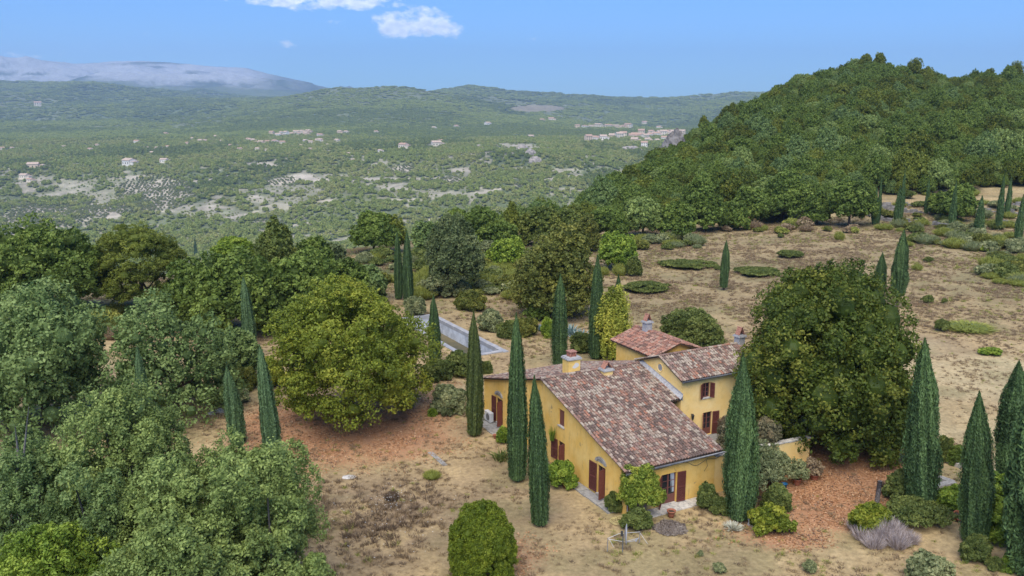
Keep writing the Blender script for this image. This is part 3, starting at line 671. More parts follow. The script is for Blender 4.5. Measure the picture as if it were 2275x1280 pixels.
# --- lower block: local axis y = distance behind the front wall
def topg(a): return roofz(a) - .03
topg.k = [.63, 3.02, 5.18, 9.9, 15.4]
wb = MB()
gops = [(2.25, 3.15, .22, 2.14), (7.12, 7.98, .55, 2.0), (7.22, 7.95, 3.10, 4.25), (16.25, 17.3, .18, 2.16)]
wall_face(wb, (0, 0, 0), (0, 1, 0), (-1, 0, 0), 19.5, topg, gops)
wall_face(wb, (0, 0, 0), (1, 0, 0), (0, -1, 0), 6.72, lambda a: 2.98, [(2.58, 3.72, .10, 2.08)])
wall_face(wb, (6.72, 0, 0), (0, 1, 0), (1, 0, 0), 5.2, topg, [])
wall_face(wb, (0, 19.5, 0), (1, 0, 0), (0, 1, 0), 8.8, lambda a: 2.98, [])
wall_face(wb, (8.8, 10, 0), (0, 1, 0), (1, 0, 0), 9.5, lambda a: topg(a + 10) if True else 0, [])
wb.build('wall', [wall_m], house)
# --- lower roofs
def rf_mb(pal, f):
    mb = MB(); f(mb); return mb.build('roof', [tile_m, soffit], house)
def slope(mb, u0, u1, v0, v1, pal, seed, r0=None):
    """piecewise roof slope following roofz between v0 and v1"""
    pass
def r_front(mb):
    kn = [-.3, .63, 3.02, 5.18, 9.9]
    for i in range(4):
        va, vb = kn[i], kn[i + 1]; za, zb_ = roofz(va) + .03, roofz(vb) + .03; ln = math.hypot(vb - va, zb_ - za); B = (0, (vb - va) / ln, (zb_ - za) / ln)
        ua = 6.98
        if i == 3: ua = 8.05
        tiles(mb, (-.2, va, za), (1, 0, 0), B, ua + .2, lambda a: 0, lambda a: ln, 'mix', 11)
        deck(mb, [(-.28, va, za - .012), (ua + .06, va, za - .012), (ua + .06, vb, zb_ - .012), (-.28, vb, zb_ - .012)])
    ridge(mb, (-.3, 9.9, roofz(9.9) + .06), (8.0, 9.9, roofz(9.9) + .06), 3)
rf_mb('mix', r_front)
def r_rear(mb):
    kn = [19.85, 15.4, 9.9]
    for i in range(2):
        va, vb = kn[i], kn[i + 1]; za, zb_ = roofz(va) + .03, roofz(vb) + .03; ln = math.hypot(vb - va, zb_ - za); B = (0, (vb - va) / ln, (zb_ - za) / ln)
        tiles(mb, (-.2, va, za), (1, 0, 0), B, 9.2, lambda a: 0, lambda a: ln, 'mix', 12)
        deck(mb, [(-.28, va, za - .012), (9.1, va, za - .012), (9.1, vb, zb_ - .012), (-.28, vb, zb_ - .012)])
rf_mb('mix', r_rear)
# --- tall block
TE, TR_, TB = 5.80, 6.88, 10.35
def topt(a):
    v = a + 5.2
    return (TE + (v - 4.9) / 2.6 * (TR_ - TE) if v < 7.5 else TR_ - (v - 7.5) / (TB - 7.5) * (TR_ - 5.85)) - .04
topt.k = [2.3]
wt = MB()
wall_face(wt, (8.06, 5.2, 0), (1, 0, 0), (0, -1, 0), 7.0, lambda a: TE + .08, [(1.86, 2.50, 4.20, 5.28), (1.99, 2.80, 1.42, 3.10), (5.2, 5.8, 4.2, 5.2), (5.0, 6.0, 1.42, 3.1)])
wall_face(wt, (8.06, 5.2, 0), (0, 1, 0), (-1, 0, 0), 4.9, topt, [])
wall_face(wt, (15.06, 5.2, 0), (0, 1, 0), (1, 0, 0), 4.9, topt, [])
wall_face(wt, (8.06, 10.1, 0), (1, 0, 0), (0, 1, 0), 7.0, lambda a: 5.8, [])
wt.build('wall', [wall_tall], house)
def r_tall(mb):
    ln = math.hypot(2.6, TR_ - TE); tiles(mb, (7.93, 4.9, TE), (1, 0, 0), (0, 2.6 / ln, (TR_ - TE) / ln), 7.4, lambda a: 0, lambda a: ln, 'mix', 21)
    deck(mb, [(7.84, 4.9, TE - .012), (15.4, 4.9, TE - .012), (15.4, 7.5, TR_ - .012), (7.84, 7.5, TR_ - .012)])
    l2 = math.hypot(TB - 7.5, TR_ - 5.85); tiles(mb, (7.93, TB, 5.85), (1, 0, 0), (0, -(TB - 7.5) / l2, (TR_ - 5.85) / l2), 7.4, lambda a: 0, lambda a: l2, 'mix', 22)
    deck(mb, [(7.84, 7.5, TR_ - .012), (15.4, 7.5, TR_ - .012), (15.4, TB, 5.838), (7.84, TB, 5.838)])
    ridge(mb, (7.85, 7.5, TR_ + .03), (15.4, 7.5, TR_ + .03), 5)
    for k, (a, b) in enumerate([((7.86, 4.9, TE + .03), (7.86, 7.5, TR_ + .03)), ((7.86, TB, 5.88), (7.86, 7.5, TR_ + .03)), ((15.4, 4.9, TE + .03), (15.4, 7.5, TR_ + .03))]): ridge(mb, a, b, 30 + k, .10)
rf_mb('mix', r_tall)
# --- back block, ridge running away
wk = MB()
def topk(a): return 6.0 + (1 - abs(a - 2.1) / 2.1) * .72 - .02
topk.k = [2.1]
wall_face(wk, (9.4, 10.2, 0), (1, 0, 0), (0, -1, 0), 4.2, topk, []); wall_face(wk, (9.4, 10.2, 0), (0, 1, 0), (-1, 0, 0), 4.8, lambda a: 6.04, [])
wall_face(wk, (13.6, 10.2, 0), (0, 1, 0), (1, 0, 0), 4.8, lambda a: 6.04, []); wall_face(wk, (9.4, 15.0, 0), (1, 0, 0), (0, 1, 0), 4.2, topk, [])
wk.build('wall', [wall_m], house)
def r_back(mb):
    ln = math.hypot(2.4, .80)
    tiles(mb, (9.1, 9.85, 5.98), (0, 1, 0), (2.4 / ln, 0, .80 / ln), 5.5, lambda a: 0, lambda a: ln, 'pink', 31)
    tiles(mb, (13.9, 9.85, 5.98), (0, 1, 0), (-2.4 / ln, 0, .80 / ln), 5.5, lambda a: 0, lambda a: ln, 'pink', 32)
    deck(mb, [(9.1, 9.8, 5.968), (11.5, 9.8, 6.768), (11.5, 15.4, 6.768), (9.1, 15.4, 5.968)][::-1]); deck(mb, [(11.5, 9.8, 6.768), (13.9, 9.8, 5.968), (13.9, 15.4, 5.968), (11.5, 15.4, 6.768)][::-1])
    ridge(mb, (11.5, 9.8, 6.82), (11.5, 15.4, 6.82), 6, pal='pink')
    for k, (a, b) in enumerate([((9.1, 9.85, 6.0), (11.5, 9.85, 6.8)), ((13.9, 9.85, 6.0), (11.5, 9.85, 6.8))]): ridge(mb, a, b, 40 + k, .10, 'pink')
rf_mb('pink', r_back)
# gutter, cement fillet
g = MB(); g.tube([(-.32, -.40, 2.87), (7.05, -.40, 2.87)], .065, 8); g.tube([(.05, -.38, 2.85), (.05, -.10, 2.6), (.05, -.09, .1)], .045, 8); g.build('gutter', zinc, house, smooth=True)
g = MB(); g.tube([(7.85, 4.80, 5.76), (15.4, 4.80, 5.76)], .065, 8); g.build('gutter', zinc, house, smooth=True)
f = MB(); f.poly([(8.052, 5.0, roofz(5.0)), (8.052, 9.9, roofz(9.9)), (8.052, 9.9, roofz(9.9) + .34), (8.052, 5.0, roofz(5.0) + .50)]); f.poly([(7.86, 5.0, roofz(5.0) + .12), (7.86, 9.9, roofz(9.9) + .12), (8.05, 9.9, roofz(9.9) + .34), (8.05, 5.0, roofz(5.0) + .36)]); f.build('flashing', lead, house)
# verge tiles on the gable of the lower roof
v = MB(); pts = [(-.27, p, roofz(p) + .05) for p in (-.3, .63, 3.02, 5.18, 9.9)]
for a, b in zip(pts, pts[1:]): ridge(v, a, b, 50, .10)
pts = [(-.27, p, roofz(p) + .05) for p in (19.85, 15.4, 9.9)]
for a, b in zip(pts, pts[1:]): ridge(v, a, b, 51, .10)
v.build('verge_tiles', [tile_m], house); v = MB()
pts = [(7.0, p, roofz(p) + .05) for p in (-.3, .63, 3.02, 4.9)]
for a, b in zip(pts, pts[1:]): ridge(v, a, b, 52, .10)
v.build('verge_tiles', [tile_m], house)
# chimneys
def chimney(u, v, wu, wv, zb, zt, m, cap='tent', ch=.35, stucco=None):
    b = MB(); b.box((u - wu / 2, v - wv / 2, zb), (u + wu / 2, v + wv / 2, zt), 0)
    st = b.build('chimney', [m], house)
    c = MB(); c.box((u - wu / 2 - .09, v - wv / 2 - .09, zt), (u + wu / 2 + .09, v + wv / 2 + .09, zt + .10), 0); c.box((u - wu / 2 - .03, v - wv / 2 - .03, zt + .10), (u + wu / 2 + .03, v + wv / 2 + .03, zt + .17), 0); c.build('chimney_ledge', [lead], st)
    d = MB(); z = zt + .17
    if cap == 'tent':
        for s in (-1, 1):
            x0, x1 = u + s * wu * .42, u + s * .015
            for k in range(2):
                a = v - wv * .42 + k * wv * .42; e = a + wv * .41
                P = [(x0, a, z), (x0, e, z), (x1, e, z + ch), (x1, a, z + ch)]; o = .05 * s
                d.poly(P, 0, (.40, .19, .13)); d.poly([(p[0] + o, p[1], p[2] + .01) for p in P], 0, (.44, .21, .14)); d.poly([P[0], (P[0][0] + o, P[0][1], P[0][2] + .01), (P[3][0] + o, P[3][1], P[3][2] + .01), P[3]], 0, (.34, .16, .1)); d.poly([P[1], (P[1][0] + o, P[1][1], P[1][2] + .01), (P[2][0] + o, P[2][1], P[2][2] + .01), P[2]], 0, (.34, .16, .1))
        ridge(d, (u, v - wv * .45, z + ch), (u, v + wv * .45, z + ch), 3, .07, 'pink')
    else:
        for (x, y) in ((-1, -1), (1, -1), (-1, 1), (1, 1)): d.box((u + x * .20 - .05, v + y * .20 - .05, z), (u + x * .20 + .05, v + y * .20 + .05, z + ch), 0, c=(.44, .19, .13))
        d.box((u - .22, v - .17, z), (u + .22, v + .17, z + ch - .02), 0, c=(.42, .17, .11)); d.box((u - .30, v - .30, z + ch), (u + .30, v + .30, z + ch + .05), 0, c=(.42, .21, .15))
    d.build('chimney_cap', [tile_m], st)
    return st
ch1 = chimney(2.75, 10.9, .95, .85, 5.0, 6.55, wall_m, 'box', .34)
pt = MB(); pt.poly([(2.55, 10.47, 6.02), (2.75, 10.47, 5.9), (3.0, 10.47, 5.98), (3.14, 10.47, 6.1), (3.05, 10.47, 6.28), (2.85, 10.47, 6.34), (2.72, 10.47, 6.2)]); pt.build('bare_patch', mat('bare_plaster', (.70, .66, .58), .9), ch1)
chimney(4.65, 9.3, .72, .62, 5.2, 5.86, wall_tall, 'tent', .40); chimney(11.5, 13.9, .55, .55, 6.5, 7.45, lead, 'tent', .48); chimney(15.15, 7.5, .55, .55, 6.6, 7.4, lead, 'tent', .5)
# shutters, windows, doors. plane helpers: 'f' front-facing (looks to -y), 'g' gable (looks to -x)
def fr(kind, a, off, z):                     # a along the wall, off = out of the wall
    return (a, FY0 - off, z) if kind == 'f' else (-off, a, z)
FY0 = 0.0
def pbox(mb, kind, a0, a1, o0, o1, z0, z1_, m=0):
    p, q = fr(kind, a0, o0, z0), fr(kind, a1, o1, z1_)
    mb.box((min(p[0], q[0]), min(p[1], q[1]), z0), (max(p[0], q[0]), max(p[1], q[1]), z1_), m)
def shutter(parent, kind, hinge, width, z0, z1_, ang, sgn):
    """louvred leaf hung at `hinge`, extending sgn*width along the wall when ang=0 (flat on the wall); ang swings it out"""
    mb = MB(); c, s = math.cos(ang), math.sin(ang)
    def bx_(x0, x1, y0, y1, za, zb_, tilt=0):
        P = []
        for (x, y, z) in [(x0, y0, za), (x1, y0, za), (x1, y1, za), (x0, y1, za), (x0, y0, zb_), (x1, y0, zb_), (x1, y1, zb_), (x0, y1, zb_)]:
            yy_ = y + (tilt if z == zb_ else 0)
            a = hinge + sgn * (x * c - yy_ * s * 1); o = .03 + x * s + yy_ * c; P.append(fr(kind, a, o, z))
        i = len(mb.v); mb.v += P
        for q in ((0, 3, 2, 1), (4, 5, 6, 7), (0, 1, 5, 4), (1, 2, 6, 5), (2, 3, 7, 6), (3, 0, 4, 7)): mb.f.append(tuple(i + k for k in q)); mb.m.append(0); mb.c.append((1, 1, 1))
    st = .055; zm = z0 + (z1_ - z0) * .47
    bx_(0, st, 0, .045, z0, z1_); bx_(width - st, width, 0, .045, z0, z1_)
    for a, b in ((z0, z0 + .09), (zm, zm + .09), (z1_ - .08, z1_)): bx_(st, width - st, 0, .044, a, b)
    for a, b in ((z0 + .09, zm), (zm + .09, z1_ - .08)):
        n = max(3, int((b - a) / .065))
        for i in range(n):
            za = a + (b - a) * i / n; bx_(st, width - st, .004, .014, za, za + .072, .018)
    return mb.build('shutter', [wood_red], parent)
def window(kind, a0, a1, z0, z1_, y0=0.0, name='window', cols=2, rows=3, door=False, curtain=False, sill=True, panel=.28, shs=None, solid=False):
    global FY0
    FY0 = y0; mb = MB(); d0, d1 = -.17, -.10
    pbox(mb, kind, a0, a0 + .07, d0, d1, z0, z1_); pbox(mb, kind, a1 - .07, a1, d0, d1, z0, z1_); pbox(mb, kind, a0 + .07, a1 - .07, d0, d1, z1_ - .07, z1_); pbox(mb, kind, a0 + .07, a1 - .07, d0, d1, z0, z0 + .07)
    am = (a0 + a1) / 2; pbox(mb, kind, am - .045, am + .045, d0 - .003, d1 + .003, z0 + .07, z1_ - .07); zp = z0 + .07
    if door: zp = z0 + (z1_ - z0) * panel; pbox(mb, kind, a0 + .07, a1 - .07, d0 + .006, d1 - .006, z0 + .07, zp)
    if solid: pbox(mb, kind, a0 + .07, a1 - .07, d0 + .006, d1 - .006, z0 + .07, z1_ - .07)
    for i in range(1, rows):
        z = zp + (z1_ - .07 - zp) * i / rows; pbox(mb, kind, a0 + .07, am - .045, d0 + .01, d1 - .01, z - .014, z + .014); pbox(mb, kind, am + .045, a1 - .07, d0 + .01, d1 - .01, z - .014, z + .014)
    o = mb.build(name, [wood_frame], house)
    if not solid:
        p = MB(); pbox(p, kind, a0 + .06, a1 - .06, d0 + .025, d0 + .035, zp - .01, z1_ - .06); p.build('pane', [glass_m], o)
    if curtain:
        p = MB(); n = 7; x0, x1 = a1 - .38, a1 - .10
        for i in range(n):
            xa, xb = x0 + (x1 - x0) * i / n, x0 + (x1 - x0) * (i + 1) / n; da = d0 + .037 + .01 * (i % 2); db = d0 + .037 + .01 * ((i + 1) % 2)
            p.poly([fr(kind, xa + .10 * (1 if i < 3 else .4), da, zp + .1), fr(kind, xb + .06, db, zp + .1), fr(kind, xb, db, z1_ - .08), fr(kind, xa, da, z1_ - .08)])
        p.build('curtain', [curtain_m], o)
    if sill:
        p = MB(); pbox(p, kind, a0 - .06, a1 + .06, -.24, .07, z0 - .07, z0 + .004); p.build('sill', [palestone], o)
    for s in (shs or []): shutter(o, kind, s[0], s[1], z0 + .01, z1_ - .01, s[2], s[3])
    FY0 = 0.0; return o
window('f', 2.58, 3.72, .10, 2.08, 0, 'door', door=True, curtain=True, sill=True, shs=[(2.56, .56, .75, -1), (3.76, .60, .10, 1)])
window('g', 2.25, 3.15, .22, 2.14, shs=[(3.17, .76, .06, 1), (2.24, .50, 1.35, -1)]); window('g', 7.12, 7.98, .55, 2.0, shs=[(8.0, .68, .12, 1), (7.11, .46, 1.45, -1)])
window('g', 7.22, 7.95, 3.10, 4.25, solid=True); window('g', 16.25, 17.3, .18, 2.16, shs=[(17.32, .56, .15, 1), (16.24, .52, 1.3, -1)])
window('f', 9.92, 10.56, 4.20, 5.28, 5.2, shs=[(9.90, .34, .5, -1), (10.58, .34, 1.2, 1)]); window('f', 10.05, 10.86, 1.42, 3.10, 5.2, 'door', door=True, sill=False, shs=[(10.03, .34, .9, -1), (10.88, .52, .15, 1)])
window('f', 13.26, 13.86, 4.2, 5.2, 5.2, shs=[(13.25, .34, .2, -1), (13.87, .34, .2, 1)]); window('f', 13.06, 14.06, 1.42, 3.1, 5.2, 'door', door=True, sill=False)
# carved hoods above gable windows
def hood(c, z, r):
    mb = MB(); n = 9
    for i in range(n):
        a, b = math.pi * i / n, math.pi * (i + 1) / n
        for r0, r1, o0, o1 in ((r * .62, r, .0, .10),):
            P = [(c + r0 * math.cos(a), z + r0 * .62 * math.sin(a)), (c + r1 * math.cos(a), z + r1 * .62 * math.sin(a)), (c + r1 * math.cos(b), z + r1 * .62 * math.sin(b)), (c + r0 * math.cos(b), z + r0 * .62 * math.sin(b))]
            f_ = [(-o1, p[0], p[1]) for p in P]; k_ = [(-.003, p[0], p[1]) for p in P]
            mb.poly(f_[::-1]); 
            for q in range(4): mb.poly([f_[q], f_[(q + 1) % 4], k_[(q + 1) % 4], k_[q]])
    mb.poly([(-.035, c - r * .62, z), (-.035, c + r * .62, z), (-.035, c + r * .35, z + r * .28), (-.035, c, z + r * .38), (-.035, c - r * .35, z + r * .28)]); mb.build('window_hood', [stone], house)
hood(2.72, 2.36, .60); hood(16.85, 2.36, .62)
# round vent on the tall gable
vm = MB(); n = 20
for i in range(n):
    a, b = 2 * math.pi * i / n, 2 * math.pi * (i + 1) / n
    for r0, r1, o0, o1 in ((.0, .24, .012, .012), (.24, .31, .012, .05), (.31, .33, .05, .0)):
        P = lambda r_, an, o: (8.06 - o, 7.62 + r_ * math.cos(an), 6.02 + r_ * math.sin(an))
        if r0 == 0: vm.poly([P(0, 0, .012), P(r1, a, .012), P(r1, b, .012)], 0)
        else: vm.poly([P(r0, a, o0), P(r1, a, o1), P(r1, b, o1), P(r0, b, o0)], 1)
vm.build('vent', [stone, wall_tall], house)
# lantern by the terrace door
lm = MB(); lm.lathe([(.02, .30), (.10, .20), (.115, .16), (.10, .15), (.07, -.10), (.03, -.16), (.01, -.22)], 8, T=(9.0, 5.02, 2.98)); lm.box((8.98, 5.02, 3.18), (9.02, 5.2, 3.22)); lm.build('lantern', [mat('black_iron', (.03, .03, .03), .6)], house)
# cable sagging along the front wall
cb_ = MB(); pts = [(3.9 + 3.4 * i / 14, -.03, 2.62 - .32 * math.sin(math.pi * i / 14) + .12 * math.sin(i * .9)) for i in range(15)]; cb_.tube(pts, .014, 5); cb_.tube([(6.2, -.03, 2.75), (6.0, -.03, 2.35), (6.1, -.03, 2.0), (5.85, -.03, 1.7)], .012, 5); cb_.tube([(.6, -.03, 2.75), (2.2, -.03, 2.55), (3.9, -.03, 2.62)], .012, 5); cb_.build('cable', [mat('grey_cable', (.12, .10, .09), .7)], house)
fl = MB(); fl.lathe([(0.001, -.08), (.07, -.06), (.09, 0), (.07, .06), (0.001, .08)], 10, T=(-.1, .25, 2.92)); fl.build('floodlight', [white_m], house)
# terrace with parapet
tb_ = MB(); tb_.box((6.73, .3, -.3), (15.0, 5.19, 1.40), 0); tb_.build('terrace', [stone], house)
def topp(a): return 2.46 - a * .035
pw = MB(); wall_face(pw, (6.73, 0.002, 0), (1, 0, 0), (0, -1, 0), 8.2, topp, [(4.2, 5.2, .1, 1.9)]); wall_face(pw, (6.73, .3, 1.2), (1, 0, 0), (0, 1, 0), 8.2, lambda a: topp(a) - 1.2, [], zb=0)
pw.poly([(14.93, 0, -.3), (14.93, .3, -.3), (14.93, .3, topp(8.2)), (14.93, 0, topp(8.2))]); pw.build('parapet', [wall_tall], house)
cp = MB(); rg = random.Random(4); x = 6.75
while x < 14.9:
    l = rg.uniform(.5, .9); e = min(x + l, 14.98); z = topp(x - 6.73); cp.box((x, -.06, z + rg.uniform(0, .015)), (e - .02, .36, z + .075)); x = e
cp.build('coping', [palestone], house)
wl = MB(); wl.box((10.98, -.12, .1), (11.9, -.05, 1.9)); wl.build('shutter', [wood_red], house)
# paving round the house: separate ledges
def slabs(name, label, pts, seed, m, wd, z=.10):
    """a strip of irregular flagstones from pts[0] to pts[1] (house frame)"""
    o = thing(name, label, 'paving', hw(*pts[0]), HTH); rg = random.Random(seed); mb = MB()
    dx, dy = pts[1][0] - pts[0][0], pts[1][1] - pts[0][1]; ln = math.hypot(dx, dy); ux, uy = dx / ln, dy / ln; nx, ny = -uy, ux; s = 0
    while s < ln - .15:
        e = min(s + rg.uniform(.55, 1.0), ln); k = rg.choice([1, 2]); cuts = [0] + ([rg.uniform(.4, .6)] if k == 2 else []) + [1]
        for a, b in zip(cuts, cuts[1:]):
            j = lambda: rg.uniform(-.04, .04)
            P = [(s + .012, a * wd + .012), (e - .012, a * wd + .012), (e - .012 + j() * .3, b * wd - .012 + (j() if b == 1 else 0)), (s + .012, b * wd - .012 + (j() if b == 1 else 0))]
            zt = z + rg.uniform(-.012, .012); T_ = [(ux * p + nx * q, uy * p + ny * q, zt) for p, q in P]; Bt = [(p[0], p[1], -.25) for p in T_]; g_ = rg.uniform(.75, 1.15)
            mb.poly(T_ if True else T_, 0)
            for i in range(4): mb.poly([T_[i], Bt[i], Bt[(i + 1) % 4], T_[(i + 1) % 4]], 0)
        s = e
    me = mb.mesh('flagstones', [m]); link('flagstones', me, o); return o
slabs('stone_ledge', 'grey weathered flagstone ledge running along the foot of the gable wall', [(-.06, 5.2), (-.06, .7)], 1, stone, -.72, .09)
slabs('stone_ledge', 'pale flagstone ledge in front of the shuttered front door', [(1.0, -.06), (5.4, -.06)], 2, palestone, -.82, .08)
slabs('stone_ledge', 'grey flagstone ledge under the air conditioner at the far corner', [(-.06, 19.6), (-.06, 14.6)], 3, stone, -1.3, .08)
slabs('stone_ledge', 'pale stone patio edge with potted shrubs beside the big spreading tree', [(11.3, -.1), (14.7, -.1)], 5, palestone, -1.5, .10)

# ================================================================== POOL
def pool():
    o = thing('swimming_pool', 'long empty concrete pool with pale inner walls and murky brown bottom in dry grass', 'pool', (POOL_B[0], POOL_B[1], 0), 0)
    P = lambda a, b, z: (PD[0] * a + PN[0] * b, PD[1] * a + PN[1] * b, z)
    pw_ = mat('pool_wall_plaster', (.62, .66, .70), .8, .2, noise=(.8, (.32, .34, .37), .8, .4, .62), noise2=(3, (.20, .21, .22), .6, .56, .7))
    pf = mat('murky_pool_bottom', (.155, .125, .055), .5, .4, noise=(.3, (.075, .07, .035), .9, .4, .6))
    Lp, Wp, D = PL, PW, 2.0
    b = MB()
    for q in ([P(0, 0, .05), P(Lp, 0, .05), P(Lp, 0, -D), P(0, 0, -D)], [P(0, Wp, .05), P(Lp, Wp, .05), P(Lp, Wp, -D), P(0, Wp, -D)], [P(0, 0, .05), P(0, Wp, .05), P(0, Wp, -D), P(0, 0, -D)], [P(Lp, 0, .05), P(Lp, Wp, .05), P(Lp, Wp, -D), P(Lp, 0, -D)]): b.poly(q)
    b.build('basin_wall', [pw_], o)
    b = MB(); b.poly([P(0, 0, -1.45), P(0, Wp, -1.45), P(Lp, Wp, -1.5), P(Lp, 0, -1.5)]); b.build('basin_floor', [pf], o)
    b = MB(); rg = random.Random(2)
    def strip(a0, a1, b0, b1, along):
        s = a0 if along else b0; e_ = a1 if along else b1
        while s < e_ - .05:
            e = min(s + rg.uniform(.7, 1.2), e_); z = .09 + rg.uniform(-.015, .015); q = (s + .01, e - .01)
            pp = [(q[0], b0), (q[1], b0), (q[1], b1), (q[0], b1)] if along else [(a0, q[0]), (a1, q[0]), (a1, q[1]), (a0, q[1])]
            T_ = [P(x, y, z) for x, y in pp]; B_ = [P(x, y, -.3) for x, y in pp]; b.poly(T_)
            for i in range(4): b.poly([T_[i], B_[i], B_[(i + 1) % 4], T_[(i + 1) % 4]])
            s = e
    strip(-.5, Lp + .8, -.55, .02, True); strip(-.5, Lp + .5, Wp - .02, Wp + .5, True); strip(-.5, .02, .02, Wp, False); strip(Lp - .02, Lp + .6, .02, Wp, False)
    b.build('coping', [mat('weathered_coping', (.33, .335, .34), .9, .2, noise=(1.2, (.52, .50, .46), .7, .48, .66))], o)
pool()

# ================================================================== CYPRESSES
CYM = [cypress_mesh(s, n=24000, bot=b, tip=tp, peak=pk, leaf=.165) for s, b, tp, pk in ((1, .66, 2.4, .25), (2, .72, 2.2, .30), (3, .55, 2.6, .22), (4, .72, 2.6, .22))]
CYS = [cypress_mesh(s + 10, n=3200, bot=b, tip=tp, peak=pk, leaf=.42) for s, b, tp, pk in ((1, .62, 1.6, .3), (2, .75, 1.5, .35))]
CTR = MB(); CTR.tube([(0, 0, -.3), (0, 0, 1.6), (0, 0, 5)], [.16, .12, .06], 8); CTRM = CTR.mesh('trunk', [bark], True)
def cypress(label, px_b, row_b, row_t, wpx, kind=0, m='cyp', lean=0, trunk=.0, group=None, small=False, y=None, rz=None, px_t=None, z=None):
    if y is None: x, y, z0 = spot(px_b, row_b)
    else: x = (px_b - 1137.5) / F * (y * CP + (H - z_on(row_b, y)) * SP); z0 = z1(x, y)
    if z is not None: z0 = z
    zt = z_on(row_t, y); hh = max(zt - z0, 1.0); d = proj(x, y, z0 + hh / 2)[2]; wd = wpx * d / F * .90
    o = thing('cypress', label, 'cypress', (x, y, z0), rz if rz is not None else random.Random(label + str(px_b)).uniform(0, 6.28), group)
    f = bpy.data.objects.new('foliage', (CYS if small else CYM)[kind % (2 if small else 4)]); LINK(f); f.parent = o
    f.material_slots[0].link = 'OBJECT'; f.material_slots[0].material = L[m]
    f.scale = (wd / 1.7, wd / 1.7, (hh - trunk) / 10.0); f.location = (0, 0, trunk)
    t = bpy.data.objects.new('trunk', CTRM); LINK(t); t.parent = o; t.scale = (.5 + wd * .3, .5 + wd * .3, min(1, hh / 9))
    if px_t is not None:
        xt = (px_t - 1137.5) / F * (y * CP + (H - zt) * SP); o.rotation_mode = 'QUATERNION'
        from mathutils import Vector, Quaternion
        v = Vector((xt - x, 0, hh)).normalized(); q0 = Vector((0, 0, 1)).rotation_difference(v); o.rotation_quaternion = q0 @ Quaternion((0, 0, 1), o.rotation_euler.z)
    return o
cypress('tall slender cypress left of the farmhouse, nearest the air conditioner', 1055, 968, 692, 43, 3, 'cyp_olive', trunk=.0)
cypress('tall cypress in front of the gable wall, the taller of the close pair', 1150, 1068, 697, 52, 3, px_t=1147)
cypress('shorter cypress of the close pair in front of the gable wall', 1200, 1167, 836, 50, 3, px_t=1187)
cypress('broad cypress behind the big yellow chimney', 1243, 812, 610, 40, 3)
cypress('tall twin-topped cypress left of the yellow-green weeping conifer', 1323, 797, 568, 38, 3)
cypress('dark cypress half hidden behind the yellow-green weeping conifer', 1370, 765, 610, 32, 0)
cypress('tall cypress in front of the terrace parapet, right of the front door', 1644, 1155, 787, 73, 0, px_t=1651)
cypress('broad cypress right of the big spreading tree, rising over the stone kerbs', 2046, 1130, 752, 76, 1, px_t=2055)
cypress('cypress between the stone kerbs and the right picture edge, with a bush at its foot', 2166, 1205, 870, 70, 1, px_t=2176)
cypress('dark cypress behind the bright green thicket at the right edge', 2250, 1092, 803, 82, 1, px_t=2264)
cypress('bluish cypress cut by the lower right edge of the photo', 2296, 1275, 800, 130, 1, px_t=2320)
cypress('narrow cypress beside the pool, near the gold-green oak', 966, 812, 655, 31, 3)
cypress('left twin of the cypress pair beyond the gold-green oak', 886, 665, 514, 22, 3)
cypress('right twin of the cypress pair beyond the gold-green oak', 908, 680, 512, 27, 3)
cypress('thin olive-green cypress in front of the grey holm oak', 963, 650, 502, 18, 0, 'cyp_olive')
cypress('leaning cypress in front of the dark oak group, left of the gold-green oak', 559, 792, 616, 34, 3, 'cyp_light', px_t=540)
cypress('large light green cypress left of the gold-green oak, behind the foreground oaks', 612, 1052, 768, 48, 3, 'cyp_light', px_t=577)
cypress('stout light green cypress left of the largest leaning one, foot hidden by oaks', 530, 985, 814, 44, 3, 'cyp_light', px_t=503)
cypress('slim light green cypress in front of the grey-green oak at the left', 328, 985, 768, 34, 3, 'cyp_light', px_t=304)
cypress('tiny cypress right of the round pine, against the far valley', 436, 575, 530, 8, 0, small=True)
cypress('small cypress tip in front of the dark oak at the far left', 148, 690, 636, 17, 0, small=True)
cypress('small cypress tip between the round pine and the grey-green oak', 368, 700, 640, 22, 0, 'cyp_light', small=True)
cypress('slim cypress in front of the rounded pines behind the house', 1168, 542, 464, 13, 0, small=True)
cypress('short columnar cypress standing alone in the dry meadow', 1608, 645, 534, 21, 1, trunk=.3)
cypress('smaller cypress of the meadow pair behind the big spreading tree', 1951, 672, 561, 27, 1, trunk=.3)
cypress('taller cypress of the meadow pair with its bare trunk showing', 1992, 684, 510, 36, 1, trunk=1.3)
for i, (px, rb, rt, wp, lab) in enumerate([(1941, 500, 415, 13, 'leftmost cypress on the stone terraces'), (1950, 498, 393, 10, 'thin tall cypress touching the leftmost one on the terraces'), (1992, 503, 412, 16, 'front cypress of the second pair on the terraces'),
        (2001, 485, 378, 11, 'tallest thin cypress, rear of the second pair on the terraces'), (2057, 476, 398, 11, 'faint cypress at the wood edge above the terraces'), (2113, 513, 404, 15, 'slim cypress in front of a low oak on the terraces'),
        (2173, 518, 435, 20, 'short stout cypress on the terraces'), (2217, 512, 388, 15, 'tall cypress among pale shrubs on the terraces'), (2237, 479, 393, 13, 'farther cypress on the upper right terraces'), (2261, 538, 434, 18, 'cypress at the right edge of the terraces')]):
    cypress(lab, px, rb, rt, wp, i, small=True, group='slender cypresses on the stone terraces')

